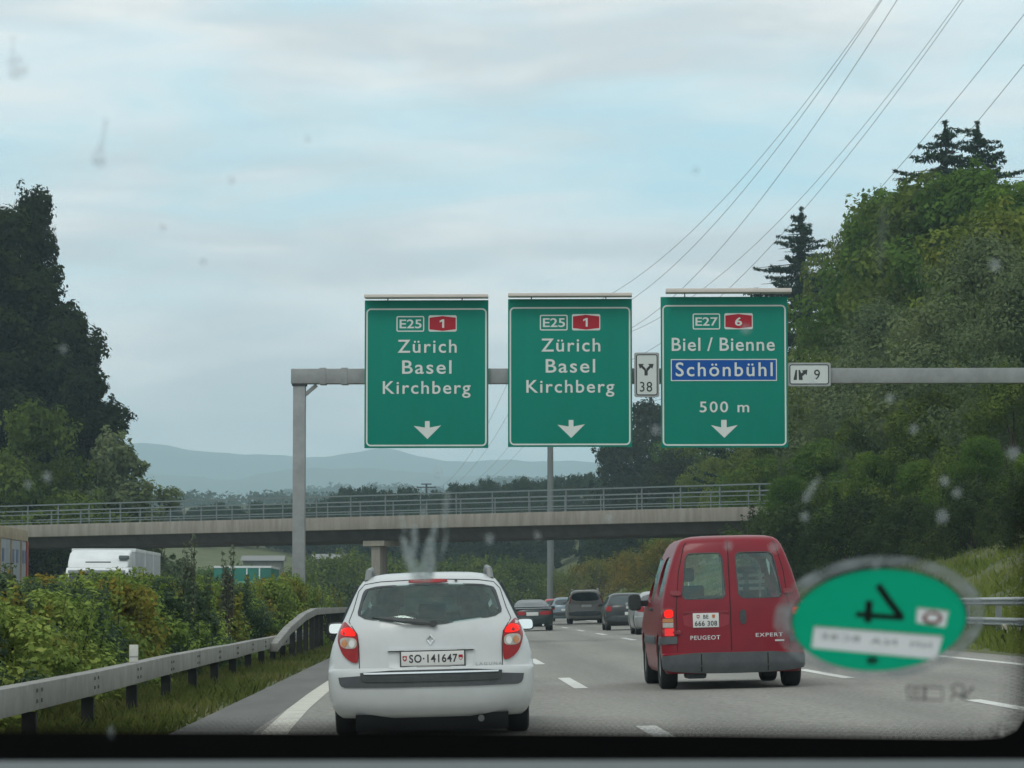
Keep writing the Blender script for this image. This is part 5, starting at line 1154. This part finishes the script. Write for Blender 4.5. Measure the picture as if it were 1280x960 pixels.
# ------------------------------------------------------------------ lorries on the other carriageway
def lorry_wheels(o, ys, hw, r=.5):
    for y in ys:
        for sx in (-1, 1): wheel(o, sx * (hw - .16), y, r, .3, sx, .55)
def white_lorry():
    # drives towards us: the cab front looks along -Y
    o = empty('lorry', label='white lorry with roof spoiler coming towards us behind the hedge', cat='lorry', group='lorries on the opposite carriageway')
    wh = mat('lorry_white', (.70, .72, .72), .4, col2=(.60, .62, .62), scale=1.2); gy = mat('lorry_grey', (.40, .42, .43), .6, col2=(.33, .35, .36), scale=.8)
    b = MB(); b.prismx([(0, .55), (0, 1.5), (.14, 2.55), (.35, 2.72), (2.0, 2.75), (2.0, .55)], -1.22, 1.22); cab = b.build('cab', wh, o, bevel=.07, seg=3)
    b = MB(); b.prismx([(.36, 2.70), (.55, 2.95), (1.2, 3.32), (2.1, 3.44), (2.1, 2.70)], -1.18, 1.18); b.build('roof_spoiler', wh, o, bevel=.10, seg=3)
    b = MB(); b.prismx([(-.012, 1.62), (.125, 2.48), (.145, 2.48), (.02, 1.62)], -1.08, 1.08); b.build('windscreen', glass_dark, cab)
    b = MB(); b.box(-1.1, 1.1, -.14, .2, 2.5, 2.62); b.build('sun_visor', mat('visor', (.25, .27, .27), .4), cab, bevel=.03)
    for sx in (-1, 1):
        b = MB(); b.box(sx * 1.45 - .12, sx * 1.45 + .12, .05, .2, 1.7, 2.35); b.build('side_mirror', plastic, cab, bevel=.04)
        b = MB(); b.bar((sx * 1.2, .15, 2.2), (sx * 1.4, .12, 2.2), .05); b.build('mirror_arm', plastic, cab)
        b = MB(); b.box(sx * 1.0 - .16, sx * 1.0 + .16, -.03, .02, .75, .98); b.build('headlight', lens_clear, cab, bevel=.03)
        b = MB(); b.box(sx * 1.0 - .2, sx * 1.0 + .2, .50, .72, 3.03, 3.2); b.build('marker_lamp', mat('marker_dark', (.10, .12, .12), .3), cab, bevel=.05) if sx > 0 else None
    b = MB(); b.box(-.5, .5, .52, .62, 2.86, 2.96); b.build('name_board', mat('dark_board', (.05, .06, .06), .5), cab, bevel=.02)
    b = MB(); b.box(-1.24, 1.24, -.06, .4, .45, .75); b.build('bumper', wh, cab, bevel=.05)
    b = MB(); b.box(-1.26, 1.26, 2.6, 14.0, 1.0, 3.45); bx = b.build('cargo_box', gy, o, bevel=.04)
    b = MB(); b.box(-1.27, 1.27, 2.58, 14.02, 3.36, 3.5); b.build('top_rail', wh, bx, bevel=.02)
    for y in (6.4, 10.2):
        b = MB(); b.box(1.262, 1.30, y, y + .16, 1.0, 3.5); b.build('strut', wh, bx)
    b = MB(); b.box(-.45, .45, .6, 13.8, .7, .98); b.build('chassis', plastic, o)
    lorry_wheels(o, (1.2, 4.2, 11.0, 12.2), 1.24)
    o.location = (-13.35, 125, -.12)
white_lorry()
def trailer():
    o = empty('lorry_trailer', label='grey trailer with beige top board and a red corner strip at the left edge', cat='lorry', group='lorries on the opposite carriageway')
    side = mat('trailer_side', (.27, .30, .32), .6, col2=(.20, .225, .25), scale=1.1, stretch=(1, 1.5, .4)); beige = mat('trailer_beige', (.36, .29, .19), .7, col2=(.26, .21, .14), scale=2.5)
    b = MB(); b.box(-1.25, 1.25, 0, 12.4, 1.05, 3.24); bx = b.build('cargo_box', side, o, bevel=.03)
    b = MB(); b.box(-1.27, 1.27, -.02, 12.42, 3.242, 3.60); b.build('top_board', beige, bx, bevel=.02)
    for y in (1.2, 3.6, 6.0, 8.4, 10.7):
        b = MB(); b.box(1.252, 1.30, y, y + .13, 1.05, 3.24); b.build('post', beige, bx)
    for y in (4.0, 6.5, 8.75, 9.7, 11.1, 11.7):
        b = MB(); b.box(1.252, 1.262, y + .12, y + .5, 2.55, 2.95); b.build('blue_panel', mat('blue_panel', (.05, .09, .20), .5, col2=(.09, .12, .22), scale=3), bx)
    b = MB(); b.box(1.252, 1.29, 12.1, 12.39, 1.05, 3.24); b.build('corner_strip', mat('corner_red', (.38, .05, .03), .5, col2=(.28, .06, .04), scale=2), bx)
    b = MB(); b.box(-.45, .45, .2, 12.2, .7, 1.04); b.build('chassis', plastic, o)
    lorry_wheels(o, (8.4, 9.6, 10.8), 1.24)
    o.location = (-14.2, 88.5, -.12)
trailer()
def green_lorry():
    o = empty('lorry', label='teal green lorry with a white top edge beyond the hedge', cat='lorry', group='lorries on the opposite carriageway')
    g = mat('lorry_green', (.004, .17, .12), .5, col2=(.01, .12, .09), scale=1.2); wh = mat('lorry_white', (.70, .72, .72), .4)
    b = MB(); b.box(-1.35, 1.35, 2.2, 9.8, .95, 3.02); bx = b.build('cargo_box', g, o, bevel=.03)
    b = MB(); b.box(-1.36, 1.36, 2.18, 9.82, 3.022, 3.12); b.build('top_rail', wh, bx)
    for x in (-.55, .2, .8):
        b = MB(); b.box(x - .03, x + .03, 2.175, 2.199, .95, 3.0); b.build('strut', wh, bx)
    b = MB(); b.prismx([(0, .5), (0, 1.4), (.2, 2.25), (.4, 2.36), (2.0, 2.4), (2.0, .5)], -1.15, 1.15); cab = b.build('cab', g, o, bevel=.06)
    b = MB(); b.prismx([(-.012, 1.5), (.17, 2.2), (.19, 2.2), (.02, 1.5)], -1.0, 1.0); b.build('windscreen', glass_dark, cab)
    b = MB(); b.box(-.45, .45, .5, 9.6, .65, .94); b.build('chassis', plastic, o)
    lorry_wheels(o, (1.0, 7.8), 1.2, .45); o.location = (-9.35, 150, -.12)
green_lorry()

# ------------------------------------------------------------------ our own car: windscreen, its black border, dashboard
WT = R(36.2)
WP = EYE + ray(1100, 770) * (1.45 / ray(1100, 770).y)
eu = Vector((math.cos(R(2.2)), 0, -math.sin(R(2.2)))); ev = Vector((0, -math.cos(WT), math.sin(WT))); en = eu.cross(ev).normalized(); ev = en.cross(eu)
WM = Matrix((eu, ev, en)).transposed().to_4x4(); WM.translation = WP
WI = WM.inverted()
def on_ws(px, py):
    """where the line of sight through a picture point meets the windscreen, in the pane's own two axes"""
    d = ray(px, py); t = (WP - EYE).dot(en) / d.dot(en); q = WI @ (EYE + d * t); return (q.x, q.y)
def flat(poly, w, name, m, parent, thick=0.):
    b = MB(); n = len(poly); v = [(x, y, w) for x, y in poly]; b.add(v, [tuple(range(n))])
    return b.build(name, m, parent, smooth=None)
own = empty('own_car', (0, 0, 0), label='front of the car we sit in: black windscreen border above a grey dashboard', cat='car')
own.matrix_world = WM
white_clear = bpy.data.materials.new('windscreen_glass'); white_clear.use_nodes = True; t_ = white_clear.node_tree; t_.nodes.clear()
o_ = nd(t_, 'ShaderNodeOutputMaterial'); tr_ = nd(t_, 'ShaderNodeBsdfTransparent'); tr_.inputs[0].default_value = (.955, .995, 1.0, 1); t_.links.new(tr_.outputs[0], o_.inputs[0])
bl = on_ws(-2600, 950); brr = on_ws(1300, 950)
ws = flat([(bl[0], bl[1]), (brr[0], brr[1]), (brr[0] - .06, .85), (bl[0] + .10, .85)], 0, 'windscreen', white_clear, own)
frit = mat('windscreen_border', (.006, .006, .007), .6, spec=.1)
top = [(-2500, 915), (-300, 911), (0, 911), (300, 911), (640, 912), (900, 914), (1100, 917), (1215, 918), (1250, 916), (1268, 908), (1278, 893), (1283, 870), (1288, 760), (1293, 600)]
bot = [(1500, 600), (1500, 1010), (600, 1010), (-2500, 1010)]
up_ = [on_ws(*q) for q in top]; lo_ = [on_ws(*q) for q in bot]
flat(up_ + lo_, .002, 'border', frit, ws)
dots = MB(); rd = random.Random(2)
for row, (off, rad) in enumerate(((.0018, .00135), (.0044, .00112), (.0070, .00088), (.0096, .00064), (.0120, .00042))):
    for i in range(len(up_) - 1):
        a, b = Vector(up_[i]), Vector(up_[i + 1]); L = (b - a).length
        if a.x < -.45: continue
        nrm = Vector((-(b - a).y, (b - a).x)).normalized(); n = max(1, int(L / .0030))
        for k in range(n):
            c = a + (b - a) * ((k + .5 * (row % 2)) / n) + nrm * off
            dots.add([(c.x + rad * math.cos(q), c.y + rad * math.sin(q), .002) for q in np.linspace(0, 6.283, 9)[:-1]], [tuple(range(8))])
dd = dots.build('border_dots', frit, ws, smooth=None); dd['kind'] = 'stuff'
# printed warning symbols on the glass
ink = film_mat('printed_ink', (.03, .03, .025), .72)
sy = MB()
def stroke(pts, w=2.6):
    q = line_poly(pts, w); sy.add([(*on_ws(x, y), .003) for x, y in q], [tuple(range(len(q)))])
stroke([(1133, 851), (1156, 852), (1177, 853), (1178, 868), (1155, 868), (1135, 867), (1133, 851)]); stroke([(1155.5, 852), (1155, 868)], 4); stroke([(1141, 854), (1141, 866)]); stroke([(1147, 854), (1147, 866)])
stroke([(1188, 868), (1193, 860), (1200, 864), (1208, 861), (1216, 852)], 3.4); stroke([(1193, 860), (1189, 852), (1196, 848), (1204, 851), (1204, 859), (1200, 864)], 2.6); stroke([(1200, 864), (1210, 868)], 3)
sy.build('printed_symbols', ink, ws, smooth=None)
# dried splashes and dirt
smear = film_mat('dried_splash', (.44, .50, .49), .60, noise=420.); spot = film_mat('dirt_spot', (.30, .34, .34), .24); drop = film_mat('clear_drop', (.55, .60, .60), .34); grime = film_mat('grime_streak', (.16, .16, .17), .20, noise=300.)
def smudge(pts, m, parent=ws, ch=2): flat([on_ws(x, y) for x, y in chaikin(pts, ch)], .0025 + .0001 * rd.random(), 'smear', m, parent)
for q in ([(515, 722), (508, 700), (500, 668), (503, 660), (512, 676), (522, 694), (528, 720)], [(522, 722), (528, 690), (534, 668), (540, 660), (542, 672), (546, 700), (540, 722)],
          [(517, 694), (514, 665), (516, 648), (521, 650), (523, 676)], [(536, 690), (538, 662), (545, 640), (547, 650), (543, 680)], [(548, 702), (556, 668), (560, 648), (558, 676)], [(552, 660), (555, 624), (560, 600), (562, 618), (557, 650)],
          [(505, 660), (500, 640), (499, 628), (504, 640), (509, 660)], [(518, 716), (524, 700), (540, 700), (544, 716), (532, 724)], [(526, 640), (530, 622), (533, 640)]): smudge(q, smear)
for q in ([(12, 92), (8, 76), (14, 62), (15, 40), (18, 36), (19, 62), (32, 68), (38, 88), (26, 94)], [(118, 204), (115, 190), (124, 178), (130, 150), (135, 138), (136, 150), (130, 180), (134, 200), (126, 208)]): smudge(q, grime)
smudge([(1094, 330), (1098, 262), (1106, 240), (1110, 270), (1104, 330)], film_mat('faint_streak', (.35, .4, .4), .12)); smudge([(1002, 622), (1005, 610), (1018, 594), (1027, 586), (1020, 602), (1010, 622)], drop)
for x, y, r_ in ((870, 207, 4.5), (1243, 325, 7), (1180, 596, 6), (932, 406, 6), (1006, 640, 6), (968, 678, 7), (762, 642, 6), (548, 585, 4), (204, 279, 4), (290, 220, 4), (385, 168, 4), (820, 532, 6), (1266, 560, 8), (1196, 610, 6), (1178, 640, 8), (612, 668, 6), (1142, 530, 6), (672, 664, 5), (1112, 492, 6), (1095, 700, 7), (910, 676, 5), (254, 321, 4), (60, 590, 6), (36, 600, 5), (1016, 470, 5), (80, 430, 5), (65, 280, 5)):
    n = 9; ph = rd.random() * 6; smudge([(x + r_ * (.7 + .5 * rd.random()) * math.cos(ph + 6.283 * k / n), y + r_ * (.7 + .5 * rd.random()) * 1.15 * math.sin(ph + 6.283 * k / n)) for k in range(n)], spot if y < 330 and x < 900 else drop, ch=1)
smudge([(136, 920), (134, 908), (138, 900), (143, 906), (146, 918)], drop)
db = MB(); db.prismx([(1.62, .90), (1.50, .985), (1.36, 1.040), (1.25, 1.0600), (1.16, 1.0570), (1.02, 1.035), (.92, .99), (.88, .85), (1.62, .85)], -1.15, .42)
d_ = db.build('dashboard', mat('dashboard_grey', (.105, .122, .124), .85, col2=(.09, .105, .107), scale=60), None, bevel=.01, smooth=60); d_.parent = own; d_.matrix_parent_inverse = WI
# sticker on the glass
st = empty('emission_sticker', label='round green sticker with a mirrored black 4 on the windscreen', cat='sticker'); st.matrix_world = WM
def circ(rx, n=64): return [(rx * math.cos(2 * math.pi * k / n), rx * math.sin(2 * math.pi * k / n)) for k in range(n)]
e0 = on_ws(1098.5, 771); ea = on_ws(1208, 775); rad = math.hypot(ea[0] - e0[0], ea[1] - e0[1])
def cc(r): return [(x + e0[0], y + e0[1]) for x, y in circ(r)]
def thin_mat(name, col, col2, sc=80):
    m = bpy.data.materials.new(name); m.use_nodes = True; t = m.node_tree; t.nodes.clear(); o = nd(t, 'ShaderNodeOutputMaterial')
    tcn = nd(t, 'ShaderNodeTexCoord'); nz = nd(t, 'ShaderNodeTexNoise'); nz.inputs['Scale'].default_value = sc; t.links.new(tcn.outputs['Object'], nz.inputs['Vector'])
    c = nd(t, 'ShaderNodeMix', data_type='RGBA'); c.inputs['A'].default_value = (*col, 1); c.inputs['B'].default_value = (*col2, 1); t.links.new(nz.outputs['Fac'], c.inputs['Factor'])
    d = nd(t, 'ShaderNodeBsdfDiffuse'); l = nd(t, 'ShaderNodeBsdfTranslucent'); x = nd(t, 'ShaderNodeMixShader'); x.inputs[0].default_value = .62
    for s_ in (d, l): t.links.new(c.outputs['Result'], s_.inputs[0])
    t.links.new(d.outputs[0], x.inputs[1]); t.links.new(l.outputs[0], x.inputs[2]); t.links.new(x.outputs[0], o.inputs[0]); return m
def annulus(r0, r1, w, name, m):
    a = cc(r0); b_ = cc(r1); n = len(a); k = MB(); k.add([(x, y, w) for x, y in a + b_], [(i, (i+1)%n, n+(i+1)%n, n+i) for i in range(n)]); return k.build(name, m, st, smooth=None)
Z = lambda x, y: (980 + x / 4.923, 700 + y / 4.923)
FIELDS = [((184, 378), (973, 438), (936, 577), (168, 506)), ((818, 263), (1009, 284), (988, 379), (811, 350))]
def holed(outer, holes, w, name, m, parent):
    bm = bmesh.new(); es = []
    for lp in [outer] + holes:
        vs = [bm.verts.new((x, y, w)) for x, y in lp]; es += [bm.edges.new((vs[i], vs[(i + 1) % len(vs)])) for i in range(len(vs))]
    bmesh.ops.triangle_fill(bm, edges=es, use_beauty=True, use_dissolve=False)
    me = bpy.data.meshes.new(name); bm.to_mesh(me); bm.free(); return link(name, me, m, parent)
fl = film_mat('sticker_film', (.30, .33, .33), .62, noise=60.); annulus(rad * 1.19, rad, .0012, 'clear_film', fl)
annulus(rad, rad * .982, .0018, 'edge_ring', mat('sticker_edge', (.02, .06, .045), .6))
holed(cc(rad * .985), [[on_ws(*Z(*q_)) for q_ in F_] for F_ in FIELDS], .0024, 'disc', thin_mat('sticker_green', (.008, .40, .22), (.006, .36, .20)), st)
ink2 = mat('sticker_ink', (.015, .025, .022), .6); nb = MB()
for pts, w in (([(575, 120), (640, 215), (722, 322)], 44), ([(440, 300), (580, 312), (735, 322)], 34), ([(523, 215), (512, 350)], 46)):
    q = line_poly([Z(*p) for p in pts], w / 4.923); nb.add([(*on_ws(*p), .003 + .0001 * len(nb.f)) for p in q], [tuple(range(len(q)))])
nb.build('number', ink2, st, smooth=None)
pw = thin_mat('sticker_white', (.78, .78, .78), (.72, .72, .72))
fd = flat([on_ws(*Z(*p)) for p in ((182, 375), (976, 436), (938, 580), (165, 508))], .003, 'registration_field', pw, st)
for s_, a, b, c, d in (('BCBE', (228, 410), (462, 428), (460, 466), (225, 448)), ('NA', (530, 440), (690, 452), (688, 488), (528, 474)), ('NM', (778, 462), (905, 470), (902, 505), (776, 494))):
    cu = bpy.data.curves.new('lettering', 'FONT'); cu.body = s_; cu.space_character = 1.2; tt = bpy.data.objects.new('lettering', cu); me = bpy.data.meshes.new_from_object(tt); bpy.data.objects.remove(tt)
    co = np.array([v.co[:2] for v in me.vertices]); lo = co.min(0); hi = co.max(0); A_, B_, C_, D_ = [np.array(on_ws(*Z(*p))) for p in (a, b, c, d)]
    for v in me.vertices:
        u = 1 - (v.co.x - lo[0]) / (hi[0] - lo[0]); w = (v.co.y - lo[1]) / (hi[1] - lo[1]); q = (D_ * (1 - u) + C_ * u) * (1 - w) + (A_ * (1 - u) + B_ * u) * w; v.co = (q[0], q[1], .0036)
    link('lettering', me, mat('faded_ink', (.20, .20, .21), .7), fd)
ff = flat([on_ws(*Z(*p)) for p in ((815, 260), (1012, 282), (990, 382), (808, 352))], .003, 'emblem_field', pw, st)
rg = MB(); n = 28; vo = [(*on_ws(*Z(910 + 62 * math.cos(6.283 * k / n), 318 + 42 * math.sin(6.283 * k / n))), .0036) for k in range(n)]; vi = [(*on_ws(*Z(910 + 38 * math.cos(6.283 * k / n), 316 + 22 * math.sin(6.283 * k / n))), .0036) for k in range(n)]
rg.add(vo + vi, [(i, (i+1)%n, n+(i+1)%n, n+i) for i in range(n)]); rg.build('emblem_ring', mat('emblem_red', (.5, .16, .15), .6), ff, smooth=None)
ds = [(540 + 38 * math.cos(q), 585 + 26 * math.sin(q)) for q in np.linspace(0, 6.283, 15)[:-1]]
flat([on_ws(*Z(*p)) for p in ds], .003, 'stamp', mat('stamp_green', (.006, .20, .115), .6), st)

# ------------------------------------------------------------------ the air
hz = MB(); hz.box(-7060, 7060, -320, 7060, -2, 335); h = hz.build('haze', None, None, smooth=None)
hm = bpy.data.materials.new('haze'); hm.use_nodes = True; t = hm.node_tree; t.nodes.clear(); o2 = nd(t, 'ShaderNodeOutputMaterial'); pv = nd(t, 'ShaderNodeVolumePrincipled')
pv.inputs['Color'].default_value = (.66, .87, 1.0, 1); pv.inputs['Density'].default_value = .00027; pv.inputs['Anisotropy'].default_value = 0.1
t.links.new(pv.outputs[0], o2.inputs['Volume']); h.data.materials.append(hm)
tag(h, 'thin blue air haze over the whole landscape', 'haze', kind='stuff')
